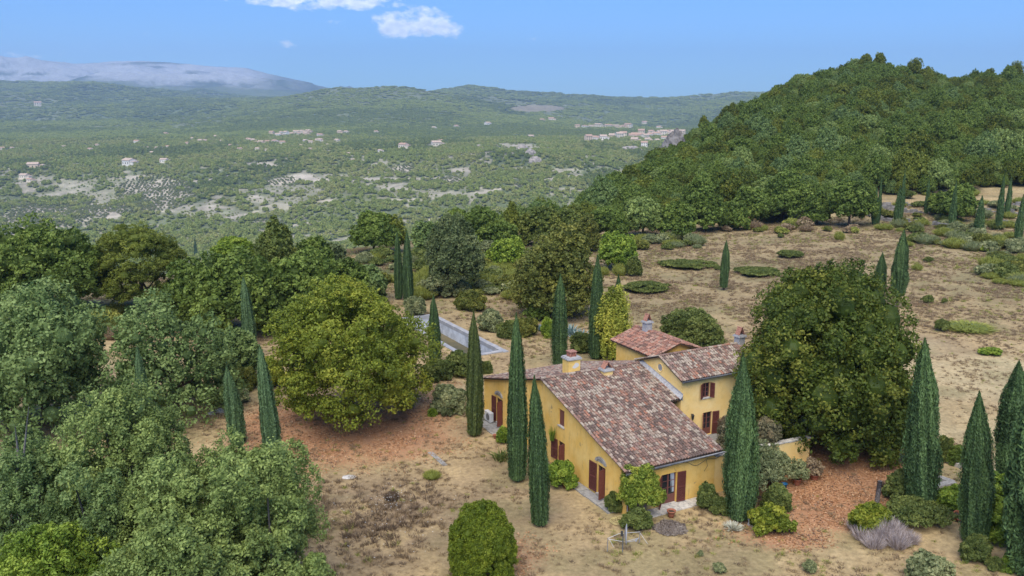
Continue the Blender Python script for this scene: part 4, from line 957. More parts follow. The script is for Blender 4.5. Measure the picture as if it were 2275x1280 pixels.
# ================================================================== BROADLEAF TREES
def bl(label, px, row_b, row_t, wpx, m, seed, cat='tree', name='oak_tree', y=None, cb=.12, dy=0, **kw):
    if y is None: x, y, z0 = spot(px, row_b)
    else: x = (px - 1137.5) / F * (y * CP + (14 if y < 60 else 20) * SP); z0 = z1(x, y)
    y += dy; zt = z_on(row_t, y); hh = zt - z0; d = proj(x, y, z0 + hh * .55)[2]; rx = wpx * d / F / 2
    return tree(name, label, cat, x, y, z0, rx, hh, m, seed, cb=cb, **kw)
bl('huge round spreading tree with dense dark foliage, right of the farmhouse', 1838, 988, 586, 380, 'bigtree', 1, name='spreading_tree', cb=-.06, lobes=60, subs=13, per=75, leaf=.23, lobe_r=.235, core=.78, gap=.98, jit=1.2, shell=.77, bottom=-.92, lobetint=.13, trunk_r=.5, subr=.40, hang=.05)
bl('gold-green spreading oak in front of the pool', 778, 925, 628, 335, 'gold', 2, cb=.04, lobes=40, subs=12, per=72, leaf=.22, lobe_r=.25, core=.4, gap=1.12, jit=1.45, shell=.76, bottom=-.9, lobetint=.14, trunk_r=.35, subr=.42, ry=6.0)
bl('large grey-green oak at the left edge, behind the foreground oaks', 105, 940, 632, 285, 'oak_grey', 3, jit=1.5, cb=.03, lobes=34, subs=12, per=52, leaf=.28, lobe_r=.29, core=.5, shell=.72, bottom=-.9)
bl('loose grey-green oak behind the slim light cypress', 392, 925, 662, 232, 'oak_grey', 4, jit=1.6, gap=1.1, cb=.03, lobes=28, subs=11, per=46, leaf=.26, lobe_r=.30, core=.35, shell=.70, bottom=-.9, ry=4.8)
bl('grey-green low oak filling the gap behind the left edge oak', 525, 845, 735, 90, 'oak_grey', 44, cb=.0, lobes=14, subs=10, per=45, leaf=.3, core=.5)
bl('tall dark oak at the far left, beside the round pine', 135, 700, 498, 250, 'oak', 5, jit=1.3, cb=.02, lobes=34, subs=11, per=44, leaf=.40, lobe_r=.28, core=.62, shell=.74, bottom=-.9)
bl('round olive-green pine with a domed crown, against the far valley', 316, 690, 474, 190, 'pine', 6, name='round_pine', cb=.0, lobes=48, subs=10, per=52, leaf=.30, asp=.3, lobe_r=.23, core=.72, shell=.80, bottom=-.9, flat=.6, layer=True, lobetint=.14)
for i, (px, rb, rt, wp, m, lab, s) in enumerate([(440, 730, 575, 150, 'oak', 'leftmost dark oak of the group behind the leaning cypress', 7), (545, 745, 548, 190, 'oak', 'broad dark oak in the middle of the group behind the leaning cypress', 8), (665, 730, 552, 180, 'oak', 'dark oak of the group just above the gold-green oak', 9),
        (765, 705, 572, 130, 'oak', 'rightmost dark oak of the group beside the twin cypresses', 10), (815, 672, 588, 90, 'oak_grey', 'low grey-green oak between the dark oak group and the twin cypresses', 45), (740, 620, 540, 70, 'holm', 'small grey tree rising behind the right end of the dark oak group', 46), (620, 668, 500, 110, 'pine_dark', 'flat-topped dark pine poking up behind the dark oak group', 12), (700, 650, 528, 90, 'oak', 'dark tree crown behind the right part of the dark oak group', 13)]):
    bl(lab, px, rb, rt, wp, m, s, cb=.0, lobes=26, subs=11, per=44, leaf=.40, lobe_r=.29, core=.62, shell=.73, bottom=-.9, name='pine_tree' if 'pine' in lab else 'oak_tree')
bl('light green umbrella pine top behind the dark oak group', 523, 665, 526, 90, 'fresh', 11, name='umbrella_pine', cb=.55, lobes=22, subs=10, per=40, leaf=.35, asp=.3, lobe_r=.30, flat=.6, layer=True)
bl('dark round oak on the plateau edge behind the twin cypresses', 830, 560, 473, 108, 'oak', 14, y=140, cb=-.02, lobes=24, subs=11, per=44, leaf=.5, core=.65, lobe_r=.31)
bl('pale pine leaning on the dark round oak at the plateau edge', 878, 560, 480, 46, 'pine', 15, y=142, name='pine_tree', cb=.0, lobes=14, subs=9, per=36, leaf=.45, asp=.35, core=.5)
bl('grey holm oak with rounded clumps behind the thin olive cypress', 1013, 655, 496, 122, 'holm', 16, name='holm_oak', cb=-.02, lobes=26, subs=12, per=46, leaf=.32, core=.7, lobe_r=.28, shell=.75)
bl('small green tree just left of the grey holm oak', 950, 570, 495, 60, 'oak_grey', 17, cb=.0, lobes=12, subs=9, per=38, leaf=.45, core=.5)
for px, rb, rt, wp, m, lab, s in [(1015, 550, 468, 80, 'oak', 'dark oak on the skyline above the grey holm oak', 18), (1075, 548, 462, 95, 'oak', 'broad dark oak on the skyline left of the small olive pine', 19), (1137, 520, 455, 40, 'pine', 'small olive pine on the plateau edge', 20), (1120, 548, 490, 75, 'oak', 'dark oak below the small olive pine', 21),
        (1203, 545, 453, 92, 'pine_dark', 'rounded olive pine behind the slim cypress', 22), (1272, 548, 462, 80, 'pine_dark', 'second rounded pine beside the foot of the wooded hill', 23), (1300, 560, 480, 60, 'walnut', 'brownish tree at the foot of the wooded hill', 24)]:
    bl(lab, px, rb, rt, wp, m, s, cb=-.02, lobes=20, subs=10, per=40, leaf=.5, core=.65, lobe_r=.32, bottom=-.85, name='pine_tree' if 'pine' in lab else 'oak_tree')
bl('broad brownish-green walnut tree behind the pool and twin-topped cypress', 1232, 700, 512, 190, 'walnut', 25, name='walnut_tree', cb=.0, lobes=32, subs=11, per=44, leaf=.36, lobe_r=.28, core=.5, shell=.72, bottom=-.9)
bl('dark bush-like sapling under the left side of the walnut tree', 1192, 712, 672, 50, 'oak', 26, name='bush', cat='bush', cb=-.1, lobes=8, subs=9, per=44, leaf=.26)
bl('fresh green tree at the meadow edge right of the walnut tree', 1368, 600, 522, 85, 'fresh', 27, name='young_tree', cb=-.02, lobes=18, subs=10, per=40, leaf=.38, core=.6)
bl('small bright green tree left of the walnut tree', 1127, 592, 530, 68, 'fresh', 28, name='young_tree', cb=-.02, lobes=14, subs=10, per=40, leaf=.38, core=.6)
bl('yellow-green weeping conifer beside the back block of the farmhouse', 1360, 800, 640, 84, 'lime', 29, name='weeping_conifer', cb=-.02, lobes=24, subs=10, per=46, leaf=.26, asp=.35, lobe_r=.27, core=.35, gap=1.1, shell=.70, hang=.5, lobetint=.2, bottom=-.9)
bl('large round green bush behind the tall block of the farmhouse', 1537, 772, 683, 122, 'shrub', 30, name='bush', cat='bush', cb=-.1, lobes=26, subs=12, per=50, leaf=.24, core=.7, lobe_r=.28, shell=.76)
for px, rb, rt, wp, m, lab, s in [(1740, 492, 390, 135, 'oak', 'broad yellowish-green oak at the foot of the wooded hill', 31), (1886, 505, 395, 98, 'oak', 'round oak with a visible trunk at the meadow corner below the wood', 32), (1562, 515, 425, 90, 'oak', 'oak at the meadow edge above the lone columnar cypress', 33),
        (1500, 530, 446, 90, 'oak', 'oak at the meadow edge left of the lone cypress', 34), (1428, 525, 443, 90, 'oak_light', 'pale green oak at the foot of the wooded hill', 35), (1350, 530, 455, 80, 'oak', 'dark oak where the hill meets the plateau', 36), (1622, 510, 440, 70, 'oak', 'small oak at the upper meadow edge', 37), (1668, 500, 415, 80, 'oak', 'oak beside the broad yellowish-green one', 38),
        (1815, 500, 430, 60, 'oak', 'low oak left of the one with the visible trunk', 39), (2125, 492, 412, 80, 'oak', 'spreading oak behind the slim cypress on the terraces', 40), (2090, 480, 425, 50, 'oak', 'small oak left of the spreading oak on the terraces', 41)]:
    bl(lab, px, rb, rt, wp, m, s, cb=.05 if '1886' != str(px) else .12, lobes=24, subs=11, per=40, leaf=.5, core=.65, lobe_r=.3, bottom=-.85)
# the foreground oaks, seen from above
for px, y, rt, wp, m, lab, s, cr, nl in [(262, 41, 872, 275, 'oak_light', 'tall pale green oak in the lower left foreground, topmost of the near grove', 51, .25, 34), (565, 38.5, 945, 220, 'oak_light', 'pale green oak overlapping the foot of the leaning light cypresses', 52, .2, 26),
        (400, 36, 1040, 280, 'oak_light', 'grey-green oak in the middle of the near grove', 53, .3, 32), (585, 34, 1120, 250, 'oak_light', 'low oak at the right rim of the near grove, touching the grass', 54, .3, 24), (70, 38, 1000, 220, 'oak_grey', 'thin-leaved oak with bare twigs at the left edge of the near grove', 55, .15, 18),
        (110, 33, 1185, 250, 'fresh', 'lime green young oak in the bottom left corner', 56, .3, 22), (370, 31, 1185, 280, 'oak_light', 'oak crown at the bottom edge of the near grove', 57, .3, 24), (15, 42, 960, 160, 'oak_grey', 'grey oak cut by the left edge', 58, .2, 14), (200, 36, 1060, 200, 'oak_grey', 'oak between the lime green one and the tall pale one', 59, .2, 18)]:
    bl(lab, px, 0, rt, wp, m, s, y=y, cb=.18, lobes=nl, subs=13, per=84, leaf=.155, asp=.55, lobe_r=.26, core=cr * .4, gap=1.22, jit=1.7, shell=.72, bottom=-.8, lobetint=.15, limbs=22, bk=barkgrey)
# dead pale stems among the near grove
d_ = MB(); rg = random.Random(5)
x, y, z0 = (85 - 1137.5) / F * 43, 37.2, 0
for a, b in [((0, 0, 0), (-.3, .2, 9.6)), ((.1, 0, 4.6), (1.5, .3, 10.4)), ((-.1, .05, 5.5), (-.9, -.2, 9.4)), ((.6, .1, 7), (1.0, -.1, 9.6))]:
    m_ = tuple((p + q) / 2 + rg.uniform(-.15, .15) for p, q in zip(a, b)); d_.tube([a, m_, b], [.11, .06, .02], 6)
o = thing('dead_tree', 'bare pale dead stems rising between the oaks at the lower left', 'dead tree', (x, y, z0)); d_.build('trunk', [barkpale], o, smooth=True)

# ================================================================== SHRUBS AND BUSHES
def bush(label, px, row_b, row_t, wpx, m, seed, name='bush', cat='bush', group=None, y=None, x=None, **kw):
    if y is None: x, y, z0 = spot(px, row_b)
    else:
        z0 = z1(x, y)
    zt = z_on(row_t, y); hh = max(zt - z0, .15); d = proj(x, y, z0 + hh / 2)[2]; rx = wpx * d / F / 2; rz = hh * .56
    kw = dict(dict(lobes=14, subs=11, per=46, leaf=max(.10, .0042 * y), core=.7, lobe_r=.32, shell=.72, bottom=-.6), **kw)
    V, Q, T, C, lr = crown(seed, rx, rx * .9, rz, **kw); V = V + np.array([0, 0, hh - rz * 1.06])
    o = link(name, qmesh('foliage', V, Q, T, [L[m]]), None, (x, y, z0), label=label, category=cat)
    if group: o['group'] = group
    return o
bush('rounded clipped shrub of fresh olive green on the lawn in the foreground', 1072, 1290, 1112, 156, 'round', 60, lobes=50, subs=12, per=95, leaf=.085, lobe_r=.20, core=1.1, jit=.3, taper=-.05, shell=.80, lobetint=.12, bottom=-.85)
for args in [('loose grey-green bush on the lawn left of the tall slender cypress', 998, 915, 858, 78, 'olive', 61), ('yellow-green tuft at the foot of the loose grey-green bush', 1006, 918, 888, 30, 'fresh', 62), ('dark bush at the foot of the pool cypress', 968, 843, 800, 62, 'shrub', 63), ('dark spiky bush between the pool and the tall slender cypress', 1030, 832, 780, 74, 'shrub', 64),
             ('dark bush right behind the tall slender cypress', 1078, 828, 804, 26, 'shrub', 65), ('green bush beyond the near end of the pool', 1090, 735, 690, 52, 'olive', 66), ('darker bush right of the one beyond the pool', 1128, 750, 712, 42, 'shrub', 67), ('olive-brown bush beyond the pool, lower right of the others', 1165, 745, 705, 50, 'walnut', 68),
             ('rust-tinged bush above the pool, near the grey holm oak', 1045, 688, 652, 62, 'walnut', 69), ('grey-green bush under the grey holm oak', 980, 660, 612, 70, 'olive', 70), ('yellow-green bush beside the broad cypress behind the chimney', 1218, 748, 705, 34, 'fresh', 71), ('dark bush below the agaves', 1292, 782, 742, 50, 'shrub', 72),
             ('light bush at the foot of the twin cypresses', 925, 700, 660, 40, 'olive', 73), ('round dark bush on the meadow side of the fresh green tree', 1408, 614, 576, 32, 'shrub', 74),
             ('yellow-green shrub trained on the gable wall beside the terracotta pot', 1247, 1082, 1030, 62, 'fresh', 75), ('dark green bush between the gable ledge and the ivy-clad trunk', 1363, 1137, 1100, 36, 'shrub', 76), ('dense dark green rosemary mound at the foot of the ivy-clad trunk', 1412, 1172, 1128, 66, 'shrub', 77),
             ('upright green bush right of the shuttered front door', 1569, 1133, 1073, 46, 'shrub', 78), ('low green bush between the upright bush and the big front cypress', 1600, 1140, 1108, 44, 'shrub', 79), ('yellow-tipped bush right of the big front cypress', 1706, 1180, 1122, 84, 'gold', 80), ('dark bush behind the yellow-tipped one, by the cypress', 1725, 1135, 1068, 60, 'shrub', 81),
             ('round green bush at the foot of the fallen-leaf slope, left of the kerb cypress', 2000, 1110, 1048, 74, 'shrub', 82), ('yellow-green bush wrapped round the dead trunk post', 1930, 1180, 1108, 82, 'gold', 83), ('green bush at the foot of the right-hand cypress', 2168, 1245, 1188, 60, 'shrub', 84), ('small green bush by the foot of the bluish cypress', 2212, 1265, 1238, 28, 'shrub', 85),
             ('yellow-flecked grey-green bush at the bottom edge right of the dry shrub', 2062, 1295, 1228, 96, 'olive', 86), ('bushy green shrub behind the kerb cypress', 2092, 1022, 975, 44, 'shrub', 87), ('round green shrub right of the one behind the kerb cypress', 2125, 1030, 990, 40, 'oak', 88),
             ('bright green thicket between the right-hand cypresses, rear part', 2215, 1130, 1060, 100, 'fresh', 89), ('bright yellow-green thicket in front of the rear one at the right', 2215, 1205, 1100, 90, 'fresh', 90), ('low bright green creeper right of the kerb cypress', 2110, 1130, 1075, 90, 'fresh', 91), ('light green leafy shoots at the foot of the bluish cypress', 2250, 1268, 1225, 44, 'fresh', 92),
             ('small round green tuft on the leaf-strewn lawn', 961, 924, 910, 15, 'fresh', 93), ('yellowish bush at the foot of the pair of cypresses by the gable', 1118, 985, 950, 26, 'fresh', 94), ('dark low bush under the gold-green oak', 680, 908, 893, 38, 'shrub', 95), ('brownish bush beside the leaning cypress', 545, 865, 812, 60, 'walnut', 96), ('yellow-green bush between the leaning cypress and the gold-green oak', 612, 862, 800, 40, 'gold', 97)]:
    bush(*args)
for args in [('wide flat grey-green mat of brambles in the meadow', 1682, 610, 595, 108, 'shrub', 170), ('wide dark bramble mat at the upper left of the meadow', 1525, 593, 578, 114, 'shrub', 171), ('wide low green bramble mat at the left of the meadow', 1430, 646, 628, 108, 'shrub', 172), ('flat bright green mound in the upper meadow', 1750, 573, 556, 58, 'shrub', 173)]:
    bush(*args, name='bramble_mat', cat='bramble patch', lobes=30, lobe_r=.2, leaf=.22, bottom=-.05, core=.9, dome=False, per=40)
# ground ivy around the kerb cypress
bush('dark ground ivy spreading round the foot of the kerb cypress', 2045, 1160, 1112, 140, 'shrub', 98, name='ground_ivy', cat='ground ivy', bottom=.0, leaf=.14)
# olive tree and purplish shrubs in front of the parapet
def small_tree(label, u, v, h, rx, m, seed, name='olive_tree', **kw):
    x, y, z = hw(u, v); return tree(name, label, 'tree', x, y, 0, rx, h, m, seed, trunk_r=.10, **dict(dict(lobes=20, subs=10, per=44, leaf=.17, asp=.35, lobe_r=.30, core=.25, shell=.68, cb=.22), **kw))
small_tree('silvery olive tree in front of the parapet, right of the big front cypress', 8.2, -1.9, 3.9, 1.75, 'olive', 100)
small_tree('grey-green oleander left of the potted shrubs by the parapet', 10.4, -1.2, 3.0, 1.35, 'olive', 101, 'oleander', cb=.1)
small_tree('purplish-leaved shrub against the tall block behind the big front cypress', 9.4, 1.2, 4.6, 1.15, 'purple', 102, 'smoke_bush', cb=.2)
small_tree('purplish shrub touching the big spreading tree above the potted shrubs', 11.8, .9, 4.0, .95, 'purple', 103, 'smoke_bush', cb=.3)
# ivy-clad trunk at the house corner
x, y, z = hw(.35, -.55)
o = thing('ivy_tree', 'ivy-covered bushy crown on a thick grey trunk at the corner of the farmhouse', 'ivy tree', (x, y, 0))
V, Q, T, C, lr = crown(110, 1.22, 1.0, 1.12, lobes=26, subs=12, per=62, leaf=.12, lobe_r=.30, core=.82, shell=.74, bottom=-.8); V = V + np.array([0.1, 0, 1.95]); link('crown', qmesh('crown', V, Q, T, [L['ivy']]), o)
tb = MB(); tb.tube([(.1, 0, -.2), (.1, 0, .5), (.12, 0, 1.5)], [.62, .48, .55], 14); tb.build('trunk', [mat('stringy_bark', (.16, .125, .105), .95, .1, noise=(9, (.30, .26, .23), .8, .45, .6), bump=1)], o, smooth=True)
def tuft(label, px, row, h, r, n, m, seed, name='grass_clump', cat='grass clump', group=None, wd=.03, loc=None, **kw):
    x, y, z = loc or spot(px, row); V, Q, T = brush(seed, n, r, h, wd, **kw)
    o = link(name, qmesh('foliage', V, Q, T, [L[m]]), None, (x, y, z - .02), label=label, category=cat)
    if group: o['group'] = group
    return o
tuft('green broom-like grass clump beside the near oak grove', 660, 1170, 1.15, 1.0, 1500, 'broom', 120, wd=.035, spread=.6)
x, y, z = spot(1970, 1205); rq = random.Random(3); pp = []
for i in range(13):
    V, Q, T = brush(600 + i, 420, rq.uniform(.45, .7), rq.uniform(.75, 1.35), .024, spread=.9); V = V + np.array([rq.uniform(-1.25, 1.25), rq.uniform(-.8, .7), 0]); pp.append((V, Q, T))
V, Q, T = join(pp); link('dried_shrub', qmesh('foliage', V, Q, T, [L['lilac']]), None, (x, y, z - .05), label='pale lilac-grey dried shrub spreading in front of the dead trunk post', category='shrub')
tuft('dried grey twiggy shrub left of the yellow-green bush', 1915, 1180, .7, .8, 900, 'lilac', 122, 'dried_shrub', 'shrub', wd=.03)
tuft('white-leaved plant at the foot of the big front cypress', 1629, 1175, .42, .48, 260, 'silver', 123, 'silver_plant', 'plant', wd=.06, spread=1.4)
tuft('smaller white-leaved plant near the stone figure', 1690, 1178, .3, .45, 160, 'silver', 124, 'silver_plant', 'plant', wd=.06, spread=1.4)
tuft('green spiky yucca against the gable wall above the left shutters', 0, 0, 1.1, .28, 60, 'fresh', 125, 'yucca', 'plant', wd=.05, loc=hw(-.3, 8.3, 1.9))
tuft('small dark palm-like plant left of the gable cypress pair', 1112, 1022, .8, .75, 70, 'shrub', 126, 'palm_sapling', 'plant', wd=.08, spread=1.6, curve=1.2)
def agave(label, px, row, r, seed):
    x, y, z = spot(px, row); rng = np.random.default_rng(seed); mb = MB(); n = 34
    for i in range(n):
        an = i * 2.4; elv = .25 + 1.15 * (i / n); ln = r * (1.1 - .25 * (i / n)); d = np.array([math.cos(an) * math.cos(elv), math.sin(an) * math.cos(elv), math.sin(elv)]); s = np.array([-math.sin(an), math.cos(an), 0]) * r * .085; up = np.array([0, 0, .03])
        b0 = d * .05; m1 = d * ln * .5 + up; tp = d * ln
        mb.poly([b0 - s * .8, b0 + s * .8, m1 + s, m1 - s]); mb.poly([m1 - s, m1 + s, tp])
    me = mb.mesh('leaves', [L['agave']]); at = me.attributes.new('tint', 'FLOAT', 'FACE'); at.data.foreach_set('value', rng.uniform(.2, 1, len(me.polygons)).astype(np.float32))
    link('agave', me, None, (x, y, z), label=label, category='agave')
agave('large blue-grey agave with many spread leaves, right of the broad cypress', 1290, 762, 1.75, 1); agave('blue-grey agave partly hidden behind the broad cypress', 1268, 745, 1.5, 2); agave('small agave left of the broad cypress', 1200, 735, .9, 3)
# broom and scrub on the plateau edge and terraces
BR = []
for s in range(5):
    V, Q, T = brush(200 + s, 900, 1.0, 1.0, .06, spread=.5); v2, q2 = blob(np.array([0, 0, .35]), np.array([.8, .8, .42]), np.random.default_rng(s), 12, 7, .1)
    V, Q, T = join([(V, Q, T), (v2, q2, np.full(len(q2), .1))]); BR.append(qmesh('foliage', V, Q, T, [L['broom']]))
    V, Q, T, C, lr = crown(220 + s, 1.0, 1.0, .55, lobes=10, subs=9, per=34, leaf=.2, core=.7, bottom=0, lobe_r=.36); V = V + np.array([0, 0, .4]); BR.append(qmesh('foliage', V, Q, T, [L['shrub']]))
rg = random.Random(9); SCR = []
def scrub(x, y, r, h, m, kind, label, group):
    o = link('broom_bush' if m in ('broom', 'dry') else 'scrub_bush', BR[kind], None, (x, y, z1(x, y) - .05), rg.uniform(0, 6), label=label, category='bush', group=group)
    SCR.append((o, x, y, r, h, m, kind, grp if False else group, label))
    o.scale = (r, r, h); o.material_slots[0].link = 'OBJECT'; o.material_slots[0].material = L[m]
for reg, n, lab, grp in [((930, 1150, 560, 665), 140, 'grey-green broom or scrub bush on the plateau edge beyond the pool', 'scrub on the plateau edge beyond the pool'), ((1020, 1160, 500, 560), 26, 'low broom bush on the skyline ledge between the pines', 'broom on the skyline ledge'),
                         ((1380, 1560, 532, 556), 22, 'broom bush along the upper edge of the meadow', 'broom along the upper meadow edge'), ((2000, 2140, 505, 548), 26, 'rounded broom bush in the hedge-like band below the terraces', 'broom band below the terraces'),
                         ((2110, 2270, 515, 560), 30, 'yellow-green broom bush below the terraces at the right', 'yellow-green broom at the right below the terraces'), ((1940, 2270, 430, 515), 46, 'scrubby bush on the stone terraces among the cypresses', 'scrub on the stone terraces'),
                         ((2180, 2275, 560, 640), 20, 'low broom bush at the right edge of the meadow', 'broom at the right edge of the meadow'), ((500, 600, 800, 900), 8, 'brownish scrub bush left of the gold-green oak', 'scrub left of the gold-green oak'), ((225, 290, 690, 760), 12, 'dry scrub bush between the oak and the round pine', 'dry scrub below the round pine'),
                         ((680, 930, 566, 640), 44, 'scrub bush behind the dark oak group on the plateau edge', 'scrub behind the dark oak group'), ((1560, 1900, 500, 520), 20, 'tall-grass tuft at the foot of the wood', 'tufts at the foot of the wood')]:
    for i in range(n):
        px, row = rg.uniform(reg[0], reg[1]), rg.uniform(reg[2], reg[3]); x, y, z = spot(px, row); s = y / 120.
        k = rg.randrange(10); r = rg.uniform(.8, 1.9) * (.7 if y < 90 else 1); m = rg.choice(['broom', 'broom', 'olive', 'broom']) if k % 2 == 0 else rg.choice(['shrub', 'olive', 'shrub', 'walnut'])
        if 'dry' in lab or 'tuft' in lab: m = rg.choice(['dry', 'broom', 'walnut'])
        scrub(x, y, r, r * rg.uniform(.7, 1.15), m, k, lab, grp)
for px, row, wp, hp, m, k, lab in [
        (1864, 534, 24, 20, 'broom', 0, 'small round yellow-green bush standing on a stalk in the meadow'), (1733, 516, 18, 14, 'broom', 2, 'small broom tuft, upper one of two near the wood'), (1734, 529, 14, 10, 'shrub', 1, 'small dark tuft, lower one of two near the wood'), (1699, 512, 16, 12, 'broom', 4, 'pale tuft near the upper meadow edge'),
        (2037, 601, 24, 16, 'broom', 6, 'small broom bush right of the taller meadow cypress'), (2063, 583, 19, 12, 'shrub', 1, 'small dark bush farther right in the meadow'), (2060, 674, 24, 18, 'shrub', 3, 'round green bush in the reddish part of the meadow'), (2092, 736, 30, 24, 'shrub', 5, 'olive-brown round bush in the lower meadow'),
        (2150, 732, 110, 14, 'broom', 8, 'long pale green patch of tall grass in the lower meadow'), (2201, 787, 48, 14, 'fresh', 1, 'flat green cushion in the lower right meadow'), (2097, 674, 14, 11, 'shrub', 7, 'tiny bush beside the round one in the reddish meadow'), (1377, 612, 34, 26, 'broom', 0, 'broom bush beside the fresh green tree'), (1340, 612, 26, 20, 'broom', 2, 'paler broom bush near the fresh green tree'),
        (1595, 600, 20, 9, 'shrub', 9, 'small tuft near the lone columnar cypress'), (2185, 560, 18, 14, 'fresh', 3, 'green bush at the end of the broom band'), (1110, 1245, 10, 6, 'fresh', 1, 'tiny weed at the foot of the clipped shrub'), (960, 1062, 40, 17, 'broom', 4, 'yellowish grass tuft in the middle of the lawn'), (870, 1110, 34, 20, 'drybrown', 6, 'brown tuft in the weedy part of the lawn'),
        (1598, 1270, 30, 18, 'olive', 5, 'grey-green weed clump at the bottom edge'), (1800, 1270, 34, 22, 'olive', 7, 'grey-green weed clump at the bottom edge, right of the first'), (1555, 1235, 14, 12, 'olive', 9, 'small grey-green weed on the front lawn'), (2203, 1268, 20, 16, 'shrub', 3, 'small weed at the bottom right')]:
    x, y, z = spot(px, row); d = proj(x, y, z)[2]; scrub(x, y, wp * d / F / 2, max(.12, (z_on(row - hp, y) - z)) * 1.1, m, k, lab, 'single tufts and mounds in the dry grass')

LMK = [(o['label'], o.location.x, o.location.y, o.get('category')) for o in sc.objects if o.get('category') in ('tree', 'cypress') and 'label' in o]
CW = {'broom': 'yellow-green', 'olive': 'grey-green', 'shrub': 'dark green', 'walnut': 'brownish', 'dry': 'straw-coloured', 'fresh': 'bright green', 'drybrown': 'brown'}
def short(lb):
    w_ = lb.replace(',', '').split(); st = next((i for i, q in enumerate(w_) if q in ('in', 'behind', 'beside', 'of', 'right', 'left', 'just', 'at', 'with', 'on', 'where', 'half', 'above', 'below', 'above,', 'tip', 'cut', 'seen', 'nearest') and i > 1), len(w_)); return ' '.join(w_[:st + (4 if st < 3 else 0)])
groups_ = {}
for t_ in SCR: groups_.setdefault((t_[7], t_[8]), []).append(t_)
for (gname, lb), its in groups_.items():
    if len(its) < 2: continue
    sub = {}
    for t_ in its:
        fm_ = 'feathery' if t_[6] % 2 == 0 else 'leafy'; sub.setdefault((CW[t_[5]], fm_), []).append(t_)
    place = gname.split(' ', 1)[1]
    for (cw, fm_), q in sub.items():
        q.sort(key=lambda t_: t_[1] / t_[2])
        for i, t_ in enumerate(q): t_[0]['label'] = ('the only %s %s bush %s' % (cw, fm_, place)) if len(q) == 1 else '%s %s %s bush from the left %s' % (ORD[i], cw, fm_, place)
# ================================================================== THE WOODED HILL: 300 nearest trees one by one, the rest as one mass
HT = []
for s in range(7):
    V, Q, T, C, lr = crown(300 + s, 1.0, 1.0, .95, lobes=20 + s, subs=9, per=32, leaf=.115, lobe_r=.33, core=.72, shell=.70, bottom=-.6, lobetint=.14, core_t=.3)
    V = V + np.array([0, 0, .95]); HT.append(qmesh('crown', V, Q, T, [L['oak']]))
tm = MB(); tm.tube([(0, 0, -.8), (0, 0, .3), (.05, 0, 1.0)], [.07, .05, .03], 6); HTR = tm.mesh('trunk', [bark], True)
rng = np.random.default_rng(77); pts = []
NX = 31000
tx = rng.uniform(-.02, .93, NX); ty = np.sqrt(rng.uniform(165 ** 2, 520 ** 2, NX)); X = tx * ty; Y = ty
foot = np.interp(tx, [0, .07, .12, .2, .3, .405, .42, .5, .6, .95], [172, 176, 178, 181, 184, 188, 194, 196, 199, 205])
ok = (Y > foot); X, Y = X[ok], Y[ok]
order = np.argsort(Y); X, Y = X[order], Y[order]; cell = {}
for x, y in zip(X, Y):
    r = 1.5 + 2.7 * float(rng.random()) ** 2.0; c = (int(x // 8), int(y // 8)); bad = False
    for i in (-1, 0, 1):
        for j in (-1, 0, 1):
            for (a, b, rr) in cell.get((c[0] + i, c[1] + j), ()):
                if (a - x) ** 2 + (b - y) ** 2 < ((rr + r) * .62) ** 2: bad = True
    if bad: continue
    cell.setdefault(c, []).append((x, y, r)); pts.append((x, y, r))
pts.sort(key=lambda p: p[1])
mats_h = ['oak', 'bigtree', 'oak', 'oak_grey', 'oak', 'oak', 'oak_light', 'bigtree', 'pine', 'oak']
def dense_ok(x, y): return True
near_pts = [p for p in pts if abs(proj(p[0], p[1], 0)[0] - 1750) < 620][:292]; ns = set(near_pts); far_pts = [p for p in pts if p not in ns]
GH = 'oaks packed together on the wooded hillside'
r_ = random.Random(3)
for i, (x, y, r) in enumerate(near_pts):
    mk_ = r_.choice(mats_h); zn_ = ['left foot', 'middle foot', 'right foot'][int(np.digitize(x / y, [.2, .38]))]; dp_ = 'front edge' if i < 110 else ('middle ranks' if i < 200 else 'rear ranks')
    cn_ = {'oak': 'mid-green', 'bigtree': 'dark green', 'oak_grey': 'grey-green', 'oak_light': 'pale green', 'pine': 'olive-green'}[mk_]; sz_ = 'small' if r < 2.5 else ('medium-sized' if r < 3.2 else 'large')
    o = thing('oak_tree', '%s %s oak in the %s of the wood, %s of the hill' % (sz_, cn_, dp_, zn_), 'tree', (x, y, z1(x, y)), r_.uniform(0, 6.28), GH)
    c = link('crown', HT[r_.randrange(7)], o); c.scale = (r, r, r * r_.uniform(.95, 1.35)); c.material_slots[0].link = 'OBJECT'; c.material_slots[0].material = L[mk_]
    t = link('trunk', HTR, o); t.scale = (r, r, r * 1.2)
